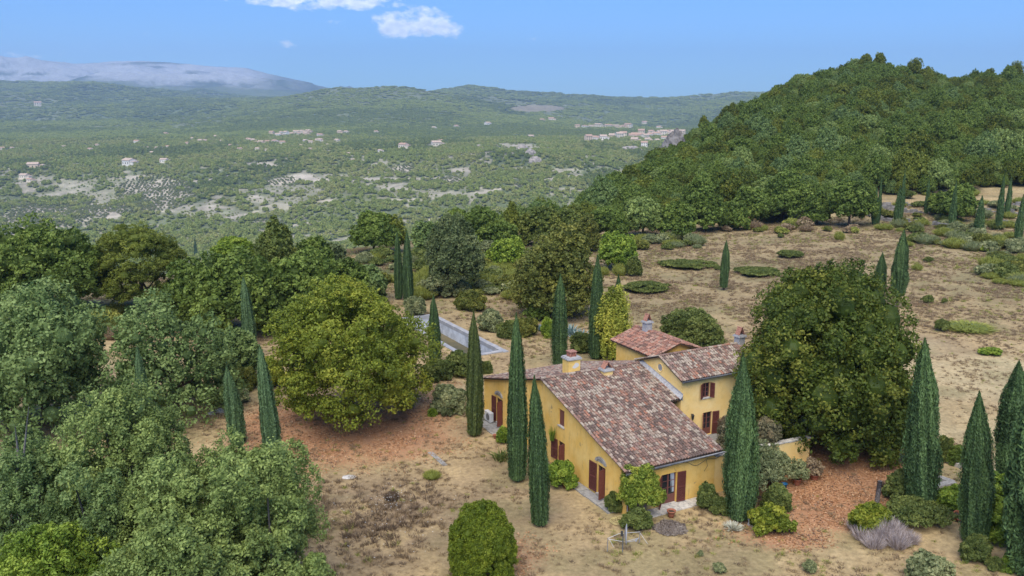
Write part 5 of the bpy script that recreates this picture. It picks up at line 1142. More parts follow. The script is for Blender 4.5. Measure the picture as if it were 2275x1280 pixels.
def gn_scatter(name, P, protos, scale, idx, kind='stuff', zs=None, rot=None):
    me = bpy.data.meshes.new(name); me.vertices.add(len(P)); me.vertices.foreach_set('co', np.asarray(P, np.float32).ravel())
    for nm, arr, ty in (('s_scale', scale, 'FLOAT_VECTOR'), ('s_idx', idx, 'INT'), ('s_rot', rot if rot is not None else np.random.default_rng(1).uniform(0, 6.28, len(P)), 'FLOAT')):
        a = me.attributes.new(nm, ty, 'POINT'); a.data.foreach_set('vector' if ty == 'FLOAT_VECTOR' else 'value', np.asarray(arr, np.int32 if ty == 'INT' else np.float32).ravel())
    me.update(); o = link(name, me, None, kind=kind)
    col = bpy.data.collections.new(name + '_kinds')
    for i, (pm, mm) in enumerate(protos):
        q = bpy.data.objects.new('%s_kind_%02d' % (name, i), pm); q.material_slots[0].link = 'OBJECT'; q.material_slots[0].material = mm; col.objects.link(q)
    ng = bpy.data.node_groups.new(name, 'GeometryNodeTree'); ng.interface.new_socket('Geometry', in_out='INPUT', socket_type='NodeSocketGeometry'); ng.interface.new_socket('Geometry', in_out='OUTPUT', socket_type='NodeSocketGeometry')
    gi, go = ng.nodes.new('NodeGroupInput'), ng.nodes.new('NodeGroupOutput'); ip = ng.nodes.new('GeometryNodeInstanceOnPoints'); ci = ng.nodes.new('GeometryNodeCollectionInfo')
    ci.inputs['Collection'].default_value = col; ci.inputs['Separate Children'].default_value = True; ci.inputs['Reset Children'].default_value = True
    def na(nm, ty): n = ng.nodes.new('GeometryNodeInputNamedAttribute'); n.data_type = ty; n.inputs[0].default_value = nm; return n.outputs[0]
    ip.inputs['Pick Instance'].default_value = True; cx = ng.nodes.new('ShaderNodeCombineXYZ')
    ng.links.new(gi.outputs[0], ip.inputs['Points']); ng.links.new(ci.outputs[0], ip.inputs['Instance']); ng.links.new(na('s_idx', 'INT'), ip.inputs['Instance Index'])
    ng.links.new(na('s_rot', 'FLOAT'), cx.inputs[2]); ng.links.new(cx.outputs[0], ip.inputs['Rotation']); ng.links.new(na('s_scale', 'FLOAT_VECTOR'), ip.inputs['Scale']); ng.links.new(ip.outputs[0], go.inputs[0])
    md = o.modifiers.new('scatter', 'NODES'); md.node_group = ng
    return o
fp = np.array(far_pts); zf = Z(fp[:, 0], fp[:, 1]); hs = fp[:, 2] * rng.uniform(.95, 1.35, len(fp))
gn_scatter('hillside_wood', np.stack([fp[:, 0], fp[:, 1], zf - .3], 1), [(HT[i % 7], L[mats_h[i]]) for i in range(10)], np.stack([fp[:, 2], fp[:, 2], hs], 1), rng.integers(0, 10, len(fp)))
for px, row, h, lab in [(1920, 135, 5.5, 'pine standing up on the hill summit, left one'), (1950, 130, 6, 'pine standing up on the hill summit, second one'), (2030, 138, 8, 'tallest pine on the hill crest'), (1568, 268, 4.5, 'small pine on the hill silhouette above the rocks'), (1632, 225, 4, 'small pine higher on the hill silhouette'), (2255, 155, 8, 'pine on the hill crest at the right edge'), (2200, 172, 5, 'dark treetop on the crest left of the right-edge pine')]:
    t = (px - 1137.5) / F / 1.03; y = float(np.interp(t, [.19, .265, .34, .405, .6], [335, 378, 405, 424, 425])); x = t * y
    tree('pine_tree', lab, 'pine', x, y, z1(x, y) + 1.5, h * .42, h + 3, 'pine', px, cb=.05, lobes=16, subs=9, per=40, leaf=.5, asp=.4, core=.5)
def rock(label, px, row, w_, h_, seed, y):
    x = (px - 1137.5) / F * (y * CP + 10 * SP); rng = np.random.default_rng(seed); z = z1(x, y)
    th = np.linspace(0, 2 * np.pi, 22, endpoint=False); ph = np.linspace(.05, np.pi - .05, 16); P_, T_ = np.meshgrid(ph, th, indexing='ij')
    rr = .55 + .9 * fbm(np.cos(T_) * 1.6 + 5 + seed, P_ * 2.2 + np.sin(T_) * 1.6, seed, 4); rr = np.round(rr * 9) / 9 * .5 + rr * .5
    V = np.stack([np.sin(P_) * np.cos(T_) * rr * w_, np.sin(P_) * np.sin(T_) * rr * w_ * .7, np.cos(P_) * rr * h_], -1).reshape(-1, 3); Q = [(i * 22 + j, (i + 1) * 22 + j, (i + 1) * 22 + (j + 1) % 22, i * 22 + (j + 1) % 22) for i in range(15) for j in range(22)]
    zt = z_on(row, y); link('rock_outcrop', qmesh('rock', V, Q, None, [ROCK]), None, (x, y, zt), label=label, category='rock')
ROCK = mat('grey_limestone', (.22, .205, .19), .9, .2, noise=(.35, (.10, .095, .09), .9, .42, .6), noise2=(1.2, (.30, .27, .24), .6, .5, .62), bump=1)
rock('large grey limestone outcrop on the left flank of the wooded hill', 1500, 327, 4.2, 5.6, 1, 322); rock('lower tilted grey rock left of the large outcrop', 1470, 360, 2.3, 4.6, 2, 304); rock('small grey rock tooth right of the large outcrop', 1614, 308, 1.8, 4.6, 3, 330)
# dry stone terrace walls
def stonewall(label, p0, p1, hgt, seed):
    a, b = spot(*p0), spot(*p1); rgw = random.Random(seed); mb = MB(); dx, dy = b[0] - a[0], b[1] - a[1]; ln = math.hypot(dx, dy); an = math.atan2(dy, dx)
    R3 = np.array([[math.cos(an), -math.sin(an), 0], [math.sin(an), math.cos(an), 0], [0, 0, 1]]); s = 0
    while s < ln:
        l = rgw.uniform(.4, 1.1); gx, gy = a[0] + dx * s / ln, a[1] + dy * s / ln; zg = z1(gx, gy); z = -.3; top = hgt * rgw.uniform(.5, 1.1) * (0.15 if rgw.random() < .12 else 1)
        while z < top: k = rgw.uniform(.2, .4); mb.box((0, rgw.uniform(-.35, -.22), z), (l * .97, .3, min(z + k * .95, top + .1)), 0, R3, (gx, gy, zg)); z += k
        s += l
    o = mb.build('dry_stone_wall', [ROCKW], None, label=label, category='stone wall', group='dry stone terrace walls')
ROCKW = mat('dry_stone', (.30, .285, .26), .95, .1, noise=(1.5, (.15, .14, .125), .9, .4, .62), bump=.8)
for i, (a, b, h, lab) in enumerate([((1925, 480), (2125, 505), .8, 'lowest dry stone terrace wall, left part'), ((1935, 466), (2075, 474), .8, 'second dry stone terrace wall behind the pair of cypresses'), ((1950, 452), (2130, 462), .7, 'upper dry stone terrace wall near the wood'),
        ((2130, 468), (2275, 478), .8, 'middle dry stone wall at the right of the terraces'), ((2215, 498), (2275, 506), 1.0, 'pale dry stone wall at the right edge below the cypresses'), ((2200, 545), (2275, 560), .7, 'lowest stone wall at the right edge of the meadow'), ((2150, 452), (2275, 458), .7, 'uppermost dry stone wall at the right')]): stonewall(lab, a, b, h, i)

# ================================================================== THE FAR SLOPE, THE VILLAGE AND THE HILLS
FT = []
for s in range(4):
    V, Q, T, C, lr = crown(400 + s, 1.0, 1.0, .85, lobes=9, subs=5, per=5, leaf=.42, lobe_r=.44, core=.85, shell=.6, bottom=-.2, core_t=.5); V = V + np.array([0, 0, .8]); FT.append(qmesh('crown', V, Q, T, [L['far1']]))
for s in range(3):                       # patches of closed forest for the distance
    V, Q, T, C, lr = crown(420 + s, 1.0, 1.0, .34, lobes=22, subs=4, per=5, leaf=.26, lobe_r=.26, core=.8, shell=.72, bottom=.0, dome=False, core_t=.45); V = V + np.array([0, 0, .12]); FT.append(qmesh('crown', V, Q, T, [L['far1']]))
# houses
HWALL = [mat('pale_plaster_far', c, .9, .1) for c in ((.76, .66, .50), (.70, .55, .38), (.80, .74, .63))]; HROOF = [mat('far_tile_roof', c, .9, .1, noise=(.6, tuple(v * .7 for v in c), .6, .4, .6)) for c in ((.52, .34, .24), (.58, .44, .33))]; HWIN = mat('far_window', (.05, .05, .055), .4)
def far_house(seed):
    rg = random.Random(seed); W_, D_, H_ = 10, 8, rg.choice([4.5, 6, 6]); w_ = MB(); w_.box((-W_ / 2, -D_ / 2, -3), (W_ / 2, D_ / 2, H_)); 
    w_.poly([(-W_ / 2, -D_ / 2, H_), (-W_ / 2, 0, H_ + 1.5), (-W_ / 2, D_ / 2, H_)]); w_.poly([(W_ / 2, -D_ / 2, H_), (W_ / 2, D_ / 2, H_), (W_ / 2, 0, H_ + 1.5)])
    for i in range(3):
        for k in range(2 if H_ > 5 else 1): x = -3.4 + i * 3.4; w_.box((x - .5, -D_ / 2 - .05, 1 + k * 2.6), (x + .5, -D_ / 2 + .1, 2.6 + k * 2.4), 1)
    e = .5; r_ = MB()
    for s_ in (-1, 1): r_.poly([(-W_ / 2 - e, s_ * (D_ / 2 + e), H_ - .2), (W_ / 2 + e, s_ * (D_ / 2 + e), H_ - .2), (W_ / 2 + e, 0, H_ + 1.62), (-W_ / 2 - e, 0, H_ + 1.62)]); r_.poly([(-W_ / 2 - e, s_ * (D_ / 2 + e), H_ - .4), (W_ / 2 + e, s_ * (D_ / 2 + e), H_ - .4), (W_ / 2 + e, s_ * (D_ / 2 + e), H_ - .2), (-W_ / 2 - e, s_ * (D_ / 2 + e), H_ - .2)])
    if rg.random() < .6: w_.box((W_ / 2, -D_ / 2 + 1, -3), (W_ / 2 + 4, D_ / 2 - .5, 3)); r_.poly([(W_ / 2, -D_ / 2 + .6, 2.9), (W_ / 2 + 4.4, -D_ / 2 + .6, 2.9), (W_ / 2 + 4.4, D_ / 2, 3.6), (W_ / 2, D_ / 2, 3.6)])
    return w_.mesh('wall', [HWALL[0], HWIN]), r_.mesh('roof', [HROOF[0]])
FH = [far_house(i) for i in range(4)]; rg = random.Random(21); HP = []
def place_house(px, row, wpx, label, group, tall=1.0, yy=None):
    x, y, z = spot(px, row) if yy is None else ((px - 1137.5) / F * yy, yy, z1((px - 1137.5) / F * yy, yy)); d = proj(x, y, z)[2]; s = wpx * d / F / 12.0; HP.append((x, y, 7 * s))
    label = label() if callable(label) else label
    o = thing('village_house' if 'village' in group else 'country_house', label, 'house', (x, y, z + .5), rg.uniform(-.7, .7), group); o.scale = (s, s, max(.6, s) * tall)
    m = rg.choice(FH)
    for me, nm, mt in ((m[0], 'wall', rg.choice(HWALL)), (m[1], 'roof', rg.choice(HROOF))):
        q = link(nm, me, o); q.material_slots[0].link = 'OBJECT'; q.material_slots[0].material = mt
A1 = 'small pale houses scattered among the trees of the far plateau'
for px, row in [(368, 299), (304, 318), (216, 326), (201, 335), (142, 329), (27, 331), (5, 334), (66, 327), (417, 322), (428, 311), (445, 315), (456, 315), (480, 307), (492, 315), (374, 329), (325, 332), (349, 331), (512, 325), (340, 343), (532, 334), (572, 333), (593, 335)]: place_house(px, row, rg.uniform(8, 13), '%s small pale house from the left on the far plateau behind the round pine' % '@@', A1)
A2 = 'houses of the pale hamlet above the olive terraces'
for px, row in [(552, 312), (559, 316), (568, 319), (580, 320), (593, 318), (604, 299), (611, 318), (618, 303), (627, 320), (625, 298), (636, 300), (648, 299), (658, 297), (664, 301), (672, 296), (680, 300), (685, 295), (710, 304), (679, 316), (690, 318), (708, 316), (728, 326), (670, 327), (750, 318), (769, 295), (755, 296), (749, 316)]: place_house(px, row, rg.uniform(9, 15), '%s house from the left in the pale hamlet above the olive terraces' % '@@', A2)
A3 = 'small pale houses on the right part of the far plateau'
for px, row in [(774, 344), (783, 358), (710, 316), (1013, 283), (964, 286), (1083, 278), (1204, 269), (1225, 268), (1006, 313), (1463, 286), (1431, 277), (835, 295), (845, 338), (690, 334)]: place_house(px, row, rg.uniform(9, 14), '%s small pale house from the left on the plateau right of the hamlet' % '@@', A3)
A4 = 'long pale buildings on the plain behind the village'
for px in (1283, 1298, 1314, 1330, 1350, 1368, 1385, 1396): place_house(px, 283, rg.uniform(12, 20), '%s long pale building from the left on the plain behind the village' % '@@', A4, .7)
for px, row, wp, lab in [(75, 374, 26, 'white farmhouse on the far slope at the left, lower of the scattered ones'), (55, 396, 20, 'pale house below the white farmhouse at the left'), (68, 404, 16, 'small pale outbuilding below the white farmhouse'), (288, 367, 30, 'long low pink building on the far slope'), (365, 361, 18, 'pink house right of the long low building on the far slope'),
                        (897, 329, 22, 'pale house at the rim of the far slope, left of the larger one'), (969, 325, 24, 'larger white house at the rim of the far slope'), (978, 316, 12, 'small house just behind the larger white house'), (84, 236, 16, 'lone pale house high on the left hill'), (1178, 308, 16, 'ochre house under construction near the village rocks')]: place_house(px, row, wp, lab, 'single pale houses on the far slope')
A5 = 'houses of the village on the ridge beyond the wooded hill'
for i, (px, row) in enumerate([(1307, 313), (1318, 312), (1328, 311), (1340, 311), (1361, 308), (1368, 306), (1375, 308), (1384, 306), (1403, 307), (1410, 305), (1418, 307), (1424, 307), (1432, 308), (1437, 306), (1445, 304), (1452, 302), (1459, 303), (1466, 301), (1473, 302), (1480, 300), (1487, 301), (1493, 299), (1500, 300), (1459, 317), (1431, 327), (1410, 317), (1440, 316), (1475, 312), (1508, 298), (1516, 300), (1425, 300), (1447, 298)]):
    place_house(px, row, rg.uniform(13, 18), '%s village house from the left on the ridge beyond the wooded hill' % '@@', A5, 1.25)
for g_ in (A1, A2, A3, A4, A5):
    for i, o in enumerate(sorted([o for o in sc.objects if o.get('group') == g_], key=lambda o: o.location.x / o.location.y)): o['label'] = o['label'].replace('@@', ORD[i])
# grey cliffs under the village
for px, row, w_, h_, lab in [(1160, 332, 14, 10, 'pale cliff patch at the rim of the far slope'), (1178, 345, 12, 14, 'grey cliff below the pale patch'), (1190, 362, 14, 12, 'lower grey cliff of the far slope'), (1400, 332, 26, 7, 'pinkish cliff below the village'), (1065, 326, 12, 5, 'small pale crag at the plateau rim'), (845, 306, 8, 4, 'small pale quarry face on the plateau')]:
    x, y, z = spot(px, row); rr_ = np.random.default_rng(int(px)); th = np.linspace(0, 2 * np.pi, 20, endpoint=False); ph = np.linspace(.05, np.pi - .05, 12); P_, T_ = np.meshgrid(ph, th, indexing='ij'); q_ = .6 + .8 * fbm(np.cos(T_) * 2 + px, P_ * 3 + np.sin(T_) * 2, 5, 4)
    V = np.stack([np.sin(P_) * np.cos(T_) * q_ * w_, np.sin(P_) * np.sin(T_) * q_ * w_ * .5, np.cos(P_) * q_ * h_], -1).reshape(-1, 3); Q = [(i * 20 + j, (i + 1) * 20 + j, (i + 1) * 20 + (j + 1) % 20, i * 20 + (j + 1) % 20) for i in range(11) for j in range(20)]
    link('cliff', qmesh('cliff', V, Q, None, [CLF if 'CLF' in globals() else globals().setdefault('CLF', mat('pale_cliff_rock', (.44, .38, .32), .9, .2, noise=(.12, (.20, .18, .15), .9, .42, .6)))]), None, (x, y, z), label=lab, category='cliff')

rng = np.random.default_rng(5)
n = 95000; ty = rng.uniform(820, 2650, n); tx = rng.uniform(-.72, .34, n); X = tx * ty; Y = ty; kp = rng.random(n) < ty / 2650; X, Y = X[kp], Y[kp]
Zt = Z(X, Y); px, row, d = proj(X, Y, Zt); fm = field_masks(px, row); nf2 = fbm(X / 35., Y / 35., 91); bare = fm * 1.5 * sstep(.3, .55, nf2)
dens = .84 - .75 * np.clip(bare, 0, 1) - .45 * sstep(.58, .7, nf2); kp = rng.random(len(X)) < dens; X, Y, Zt, bare, px, row = X[kp], Y[kp], Zt[kp], bare[kp], px[kp], row[kp]
hk = np.ones(len(X), bool)
for hx, hy, hr in HP: hk &= ~((np.abs(X - hx - (hy - Y) * 0) < hr) & (Y > hy - 26) & (Y < hy + hr))
X, Y, Zt, bare, px, row = X[hk], Y[hk], Zt[hk], bare[hk], px[hk], row[hk]
sz = rng.uniform(2.0, 4.9, len(X)) * np.where(bare > .3, .45, 1); kind = np.where(fbm(X / 90., Y / 90., 131) + rng.normal(size=len(X)) * .10 > .44, 0, 4) + rng.integers(0, 4, len(X)); dk = fbm(X / 200., Y / 300., 95) + rng.normal(size=len(X)) * .05 + .2 * ell(1360, 390, px, row, 170, 90); kind = np.where(dk > .60, 8 + rng.integers(0, 4, len(X)), kind)  # ellipse biased to the darkest greens: a cloud's shade put into the tree colour
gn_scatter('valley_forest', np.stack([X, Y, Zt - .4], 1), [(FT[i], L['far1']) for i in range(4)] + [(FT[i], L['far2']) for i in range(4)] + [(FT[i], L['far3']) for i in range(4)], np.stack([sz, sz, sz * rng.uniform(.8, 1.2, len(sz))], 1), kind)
# olive groves in rows on the bare fields
G = []
for cx, cr, rx, ry, ang in [(345, 430, 95, 42, .2), (290, 462, 60, 18, .2), (630, 404, 48, 11, .5), (1005, 402, 30, 10, .3), (905, 378, 45, 13, .4), (130, 475, 120, 34, .1), (600, 497, 40, 13, 0), (1180, 412, 45, 15, .4), (40, 500, 60, 34, .3)]:
    x0, y0, z0 = spot(cx, cr); ca, sa = math.cos(ang), math.sin(ang); k = np.arange(-34, 35) * 7.6; A_, B_ = np.meshgrid(k, k); gx = x0 + A_ * ca - B_ * sa; gy = y0 + A_ * sa + B_ * ca
    gx = gx.ravel() + rng.normal(size=gx.size) * .9; gy = gy.ravel() + rng.normal(size=gx.size) * .9; gz = Z(gx, gy); p_, r__, _ = proj(gx, gy, gz); m = (ell(cx, cr, p_, r__, rx, ry) > .12) & (rng.random(gx.size) < .85); G.append(np.stack([gx[m], gy[m], gz[m]], 1))
G = np.concatenate(G); gs = rng.uniform(1.5, 2.8, len(G)); gn_scatter('olive_grove', G, [(FT[i], L['olive']) for i in range(4)], np.stack([gs, gs, gs * .9], 1), rng.integers(0, 4, len(G)))
n = 120000; ty = np.exp(rng.uniform(math.log(2500), math.log(9000), n)); tx = rng.uniform(-.72, .34, n); X = tx * ty; Y = ty; Zt = Z(X, Y); px, row, d = proj(X, Y, Zt)
op = fbm(X / 500., Y / 500., 101); kp = (rng.random(n) < .97 - .55 * sstep(.54, .7, op)) & ~((ell(1195, 241, px, row, 75, 9) > .3) & (Y > 3500)); X, Y, Zt, op = X[kp], Y[kp], Zt[kp], op[kp]
sz = Y * .0027 * rng.uniform(.6, 1.35, len(X)); kind = np.where(fbm(X / 420., Y / 420., 141) + rng.normal(size=len(X)) * .08 > .5, 0, 3) + rng.integers(0, 3, len(X))
gn_scatter('hill_forest', np.stack([X, Y, Zt - 1], 1), [(FT[4 + i], L['far1']) for i in range(3)] + [(FT[4 + i], L['far3']) for i in range(3)], np.stack([sz, sz, sz * rng.uniform(.6, 1.0, len(sz))], 1), kind)

# ================================================================== SMALL THINGS ROUND THE HOUSE
POT = MB(); POT.lathe([(.001, 0), (.15, 0), (.19, .20), (.23, .34), (.26, .345), (.265, .42), (.235, .425), (.21, .33), (.16, .30), (.001, .30)], 20)
POTM = POT.mesh('pot', [terra], True); soil = mat('potting_soil', (.06, .045, .03), .95)
def pot(label, loc, s=1.0, plant=None, seed=0, h=1.0, r=.5, m='dry', lab2=None):
    o = thing('flower_pot', label, 'flower pot', loc, seed); q = link('pot', POTM, o); q.scale = (s, s, s)
    sb = MB(); sb.poly([(.20 * s * math.cos(a * math.pi / 6), .20 * s * math.sin(a * math.pi / 6), .34 * s) for a in range(12)]); sb.build('soil', [soil], o)
    if plant == 'twigs': V, Q, T = brush(seed, 160, r, h, .025, spread=.7); V = V + np.array([0, 0, .3 * s]); link('plant', qmesh('plant', V, Q, T, [L[m]]), o)
    if plant == 'bush': V, Q, T, C, lr = crown(seed, r, r, h / 2, lobes=10, subs=9, per=30, leaf=.10, core=.3, lobe_r=.34, bottom=-.7); V = V + np.array([0, 0, .35 * s + h / 2]); link('plant', qmesh('plant', V, Q, T, [L[m]]), o)
    return o
x, y, z = spot(1258, 1083); pot('terracotta pot with a dried stub of plant beside the gable ledge', (x, y, z), 1.15, 'twigs', 1, .3, .2)
x, y, z = spot(1491, 1149); pot('empty terracotta pot on the grass in front of the front door ledge', (x, y, z), 1.05, None, 2)
pot('big terracotta pot with a withered bush by the terrace door', hw(10.6, 3.6, 1.4), 1.25, 'bush', 3, 1.5, .45, 'drybrown')
x, y, z = spot(1770, 1077); pot('terracotta pot with a grey bush on the patio edge, left one', (x, y, .1), 1.15, 'bush', 4, 1.2, .7, 'olive')
x, y, z = spot(1809, 1066); pot('terracotta pot with a dry flowering bush on the patio edge, right one', (x, y, .1), 1.2, 'bush', 5, 1.1, .62, 'dry')
x, y, z = spot(1958, 1095); pot('terracotta pot with dead stalks behind the dead trunk post', (x, y, z), 1.1, 'twigs', 6, .5, .3, 'drybrown')
x, y, z = spot(2082, 1130); pot('dark pot half hidden in the ivy right of the kerb cypress', (x, y, z), .95, None, 7); x, y, z = spot(2118, 1152); pot('terracotta pot tipped against the creeper near the right-hand cypress', (x, y, z), 1.2, None, 8).rotation_euler = (.7, .3, 0)
x, y, z = spot(1100, 974); pot('small terracotta pot on the ground by the far ledge of the gable', (x, y, z), .7, None, 9)
blue = mat('blue_plastic', (.03, .22, .45), .4, .5); b = MB(); b.lathe([(.001, 0), (.13, 0), (.18, .34), (.20, .34), (.20, .37), (.17, .36), (.12, .02), (.001, .02)], 16); x, y, z = spot(1742, 1086); b.build('bucket', [blue], None, smooth=True, label='bright blue plastic bucket in front of the patio edge', category='bucket').location = (x, y, z)
# air conditioner
o = thing('air_conditioner', 'white air conditioner unit standing against the far end of the gable wall', 'air conditioner', hw(-.32, 17.75, .12), HTH)
b = MB(); b.box((-.28, -.48, .02), (.05, .48, .78)); q = b.build('casing', [white_m], o); bv = q.modifiers.new('b', 'BEVEL'); bv.width = .02
b = MB(); b.lathe([(.001, .0), (.28, 0), (.28, .012), (.26, .012)], 18)
V = np.array(b.v); b.v = [(-.283 - p[2], p[0] - .12, p[1] + .40) for p in V]; b.build('fan_grille', [zinc], o)
for yy_ in (-.38, .30): b = MB(); b.box((-.26, yy_, -.10), (.03, yy_ + .08, .02)); b.build('foot', [zinc], o)
# satellite dish on the lawn with its rope fence
x, y, z = spot(1388, 1222); dishm = mat('grey_dish_enamel', (.42, .43, .45), .4, .5, .3)
o = thing('satellite_dish', 'grey satellite dish standing edge-on on the lawn', 'satellite dish', (x, y, z), R(-7)); b = MB(); pr = []; n = 22; rings = 6
for k in range(rings + 1):
    r = .55 * k / rings
    for j in range(n): a = 2 * math.pi * j / n; pr.append((.11 * (r / .55) ** 2 - .05, r * math.cos(a), .95 + r * math.sin(a) * 1.05))
b.v = pr + [(p[0] + .025, p[1], p[2]) for p in pr]; m_ = len(pr)
for k in range(rings):
    for j in range(n):
        q_ = (k * n + j, k * n + (j + 1) % n, (k + 1) * n + (j + 1) % n, (k + 1) * n + j); b.f.append(q_); b.f.append(tuple(m_ + v for v in q_[::-1])); b.m += [0, 0]; b.c += [(1, 1, 1)] * 2
for j in range(n): b.f.append((rings * n + j, rings * n + (j + 1) % n, m_ + rings * n + (j + 1) % n, m_ + rings * n + j)); b.m.append(0); b.c.append((1, 1, 1))
b.build('reflector', [dishm], o, smooth=True); b = MB(); b.tube([(-.12, 0, -.1), (-.12, 0, .95)], .035, 8); b.tube([(-.12, -.3, .02), (-.12, .3, .02)], .03, 6); b.build('mast', [zinc], o); b = MB(); b.tube([(0, 0, .45), (.62, 0, .62)], .014, 6); b.tube([(.58, 0, .56), (.66, 0, .72)], .05, 8); b.build('receiver_arm', [dishm], o)
b = MB(); b.box((-.25, -.08, .85), (-.12, .08, 1.1)); b.build('bracket', [mat('dark_bracket', (.05, .05, .05), .5)], o)
posts = [spot(1349, 1227), spot(1420, 1208), spot(1412, 1218), spot(1360, 1220)]
for i, (p, h) in enumerate(zip(posts[:2], (.85, .75))): b = MB(); b.tube([(0, 0, -.1), (0.02, 0, h)], .028, 6); b.build('fence_post', [ROCKW], None, label=['thin post left of the satellite dish', 'thin post right of the satellite dish'][i], category='post').location = p
b = MB(); A_, B_ = np.array(posts[0]), np.array(posts[1])
b.tube([A_ + (0, 0, .8), (A_ + B_) / 2 + (0, -.15, .45), B_ + (0, 0, .35)], .014, 5); b.tube([A_ + (0, 0, .82), A_ + (.7, .5, .85), B_ + (0, 0, .72)], .012, 5); b.tube([B_ + (0, 0, .7), B_ + (.45, -.1, .05)], .012, 5); b.tube([A_ + (.1, 0, .78), A_ + (.35, .0, .3)], .012, 5); b.build('rope', [white_m], None, label='pale rope strung between the two posts round the satellite dish', category='rope')
# hose, post, statue, leaf heap
x, y, z = spot(1368, 1162); b = MB(); rg = random.Random(8)
pts = [(x + (.34 + .10 * math.sin(i * .37)) * math.cos(i * .42) + .02 * i / 4, y + (.42 + .12 * math.cos(i * .29)) * math.sin(i * .42), z + .05 + .035 * (i / 15) + rg.uniform(0, .03)) for i in range(80)]
b.tube(pts, .018, 5); b.build('garden_hose', [mat('yellow_hose', (.55, .46, .20), .5)], None, smooth=True, label='coiled yellow garden hose left of the rosemary mound', category='hose')
x, y, z = spot(1945, 1140); b = MB(); pts = [(0, 0, -.2), (.02, 0, .6), (.05, 0, 1.2), (.08, 0, 2.05)]; b.tube(pts, [.17, .15, .135, .13], 12); b.build('dead_palm', [mat('charred_grey_trunk', (.10, .085, .075), .95, .1, noise=(8, (.26, .23, .21), .8, .45, .62), bump=1)], None, smooth=True, label='dead grey palm trunk standing like a post in the bushes', category='dead palm').location = (x, y, z)
x, y, z = spot(1665, 1166); b = MB(); b.lathe([(.001, -.05), (.13, -.05), (.14, .04), (.10, .07), (.08, .22), (.12, .34), (.10, .42), (.05, .46), (.08, .52), (.085, .58), (.05, .65), (.001, .67)], 12); b.build('garden_statue', [stone], None, smooth=True, label='little grey stone figure among the white-leaved plants', category='statue').location = (x, y, z)
LM('litter_heap', (.19, .15, .12), (.28, .23, .185), (.39, .33, .27)); x, y, z = spot(1488, 1178); V, Q, T, C, lr = crown(150, .95, .75, .16, lobes=16, subs=10, per=40, leaf=.09, core=.6, lobe_r=.35, bottom=0, dome=False); link('leaf_heap', qmesh('leaves', V, Q, T, [L['litter_heap']]), None, (x, y, z + .03), label='low grey-brown heap of dead leaves in front of the empty pot', category='leaf heap')
# kerbs of the raised beds at the right
def kerb(label, p0, p1, wd, h, m, seed):
    a, c = spot(*p0), spot(*p1); rgk = random.Random(seed); dx, dy = c[0] - a[0], c[1] - a[1]; ln = math.hypot(dx, dy); an = math.atan2(dy, dx); R3 = np.array([[math.cos(an), -math.sin(an), 0], [math.sin(an), math.cos(an), 0], [0, 0, 1]]); mb = MB(); s = 0
    while s < ln - .1: e = min(s + rgk.uniform(.8, 1.4), ln); mb.box((s + .01, -wd / 2, -.2), (e - .01, wd / 2, h + rgk.uniform(-.01, .01)), 0, R3, (a[0], a[1], a[2])); s = e
    mb.build('stone_kerb', [m], None, label=label, category='kerb', group='stone kerbs of the raised beds at the right')
kerb('long grey stone kerb running from under the big tree towards the kerb cypress', (1955, 1002), (2022, 1034), .5, .42, stone, 1); kerb('grey stone kerb right of the kerb cypress, far side', (2060, 1062), (2118, 1080), .45, .35, stone, 2); kerb('grey stone kerb right of the kerb cypress, near side', (2118, 1080), (2072, 1092), .45, .35, stone, 3); kerb('short pale stone kerb beyond the kerb cypress', (2100, 1024), (2136, 1040), .4, .3, palestone, 4)
kerb('worn flat stones of an old path on the lawn left of the cypress pair', (955, 1005), (990, 1035), .35, .03, stone, 5)
for px, row, r, lab in [(490, 915, .5, 'pale boulder at the foot of the loose grey-green oak'), (470, 920, .35, 'grey boulder left of the pale one by the oak'), (775, 1061, .45, 'flat white stone slab in the dry lawn')]:
    x, y, z = spot(px, row); V, q = blob(np.array([0, 0, 0.0]), np.array([r, r * .7, r * (.5 if 'flat' not in lab else .12)]), np.random.default_rng(px), 14, 9, .16); link('boulder', qmesh('stone', V, q, None, [palestone], smooth=False), None, (x, y, z + .03), label=lab, category='boulder')

# ================================================================== DRY GRASS AND WEEDS (nobody could count them)
TF = []
for s in range(4): V, Q, T = brush(500 + s, 26, .22, .30, .022, spread=1.2); TF.append(qmesh('tuft', V, Q, T, [L['dry']]))
rng = np.random.default_rng(12); n = 210000; ty = np.sqrt(rng.uniform(37 ** 2, 185 ** 2, n)); tx = rng.uniform(-.8, .85, n); X, Y = tx * ty, ty
px, row, d = proj(X, Y, 0 * X); lu = (X - HC[0]) * HU[0] + (Y - HC[1]) * HU[1]; lv = (X - HC[0]) * HW[0] + (Y - HC[1]) * HW[1]
inh = (lu > -1.2) & (lu < 15.2) & (lv > -1.2) & (lv < 20); rx_ = X - POOL_B[0]; ry_ = Y - POOL_B[1]; pa = rx_ * PD[0] + ry_ * PD[1]; pb = rx_ * PN[0] + ry_ * PN[1]; inp = (pa > -.8) & (pa < PL + 1) & (pb > -.8) & (pb < PW + .8)
cl = fbm(X / 3., Y / 3., 151) ; weed = ell(820, 1160, px, row, 300, 110)
kp = ~inh & ~inp & (rng.random(n) < sstep(.42, .62, cl) * .75 + .12 + weed * .6); X, Y, weed, cl = X[kp], Y[kp], weed[kp], cl[kp]
sz = rng.uniform(.45, 1.05, len(X)) * (1 + weed * .7) * (1 + .5 * sstep(70, 110, Y)); kind = np.where(rng.random(len(X)) < .12 + weed * .5, 4, 0) + rng.integers(0, 4, len(X)); kind = np.where(rng.random(len(X)) < .06 + .16 * sstep(.5, .62, fbm(X / 14., Y / 14., 161)), 8 + rng.integers(0, 4, len(X)), kind)
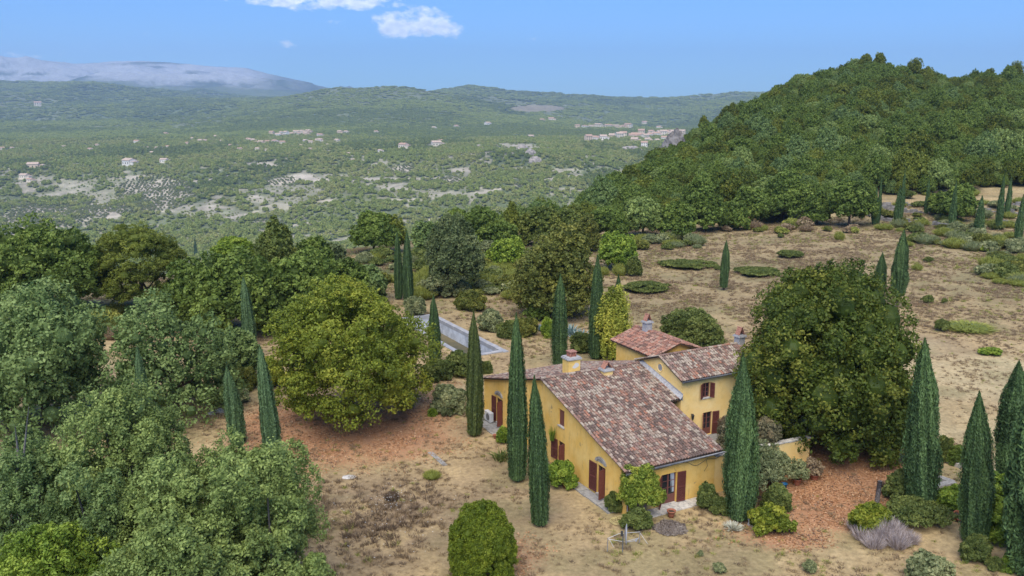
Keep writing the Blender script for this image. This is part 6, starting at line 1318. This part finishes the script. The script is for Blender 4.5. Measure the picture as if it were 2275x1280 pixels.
gn_scatter('dry_grass', np.stack([X, Y, Z(X, Y) - .02], 1), [(TF[i], L['dry']) for i in range(4)] + [(TF[i], L['drybrown']) for i in range(4)] + [(TF[i], L['broom']) for i in range(4)], np.stack([sz, sz, sz * rng.uniform(.5, 1.1, len(sz))], 1), kind)
LL = []
for s_ in range(3):
    r3 = np.random.default_rng(700 + s_); P_ = np.stack([r3.normal(size=30) * .35, r3.normal(size=30) * .35, r3.uniform(.015, .06, 30)], 1); V, Q = quads(P_, unit(np.array([0, 0, 1.0]) + r3.normal(size=(30, 3)) * .35), r3.uniform(.07, .15, 30), .7, r3); LL.append(qmesh('leaf', V, Q, r3.uniform(0, 1, 30), [L['dry']]))
LM('litter', (.40, .20, .09), (.56, .31, .15), (.62, .43, .26)); LM('litter_brown', (.15, .09, .06), (.25, .16, .10), (.38, .26, .17))
n = 16000; ty = rng.uniform(38, 80, n); tx = rng.uniform(-.45, .62, n); X, Y = tx * ty, ty; gc = ground_color(X, Y, 0 * X)[:, 3]; lu = (X - HC[0]) * HU[0] + (Y - HC[1]) * HU[1]; lv = (X - HC[0]) * HW[0] + (Y - HC[1]) * HW[1]
kp = (rng.random(n) < gc * .8) & ~((lu > -.9) & (lu < 15.2) & (lv > -1.2) & (lv < 20)); X, Y = X[kp], Y[kp]; sz = rng.uniform(.8, 1.3, len(X))
gn_scatter('fallen_leaves', np.stack([X, Y, Z(X, Y)], 1), [(LL[i % 3], L['litter'] if i < 6 else L['litter_brown']) for i in range(7)], np.stack([sz, sz, sz], 1), rng.integers(0, 7, len(X)))
fl_ = MB(); rg = random.Random(77)
for i in range(230):
    px, row = rg.gauss(845, 110), rg.gauss(1150, 55)
    if i < 90: px, row = rg.gauss(865, 20), rg.gauss(1117, 12)
    a = raydir(px, row); t = H / -a[2]; x, y = a[0] * t, a[1] * t; z = rg.uniform(.25, .5); s = rg.uniform(.025, .05)
    fl_.poly([(x - s, y, z), (x, y - s, z + .01), (x + s, y, z), (x, y + s, z - .01)])
fl_.build('white_wildflowers', [mat('white_petals', (.75, .75, .68), .7)], None, kind='stuff')

# ================================================================== HAZE
hz = MB(); hz.box((-16500, -300, -260), (16500, 16300, 1050)); hm = bpy.data.materials.new('haze'); hm.use_nodes = True; t = hm.node_tree; t.nodes.clear(); o_ = N(t, 'ShaderNodeOutputMaterial'); pv = N(t, 'ShaderNodeVolumePrincipled')
pv.inputs['Color'].default_value = (.55, .74, 1.0, 1); pv.inputs['Density'].default_value = 8.5e-5; pv.inputs['Anisotropy'].default_value = .2; t.links.new(pv.outputs[0], o_.inputs['Volume']); hz.build('haze', [hm], None, kind='stuff')
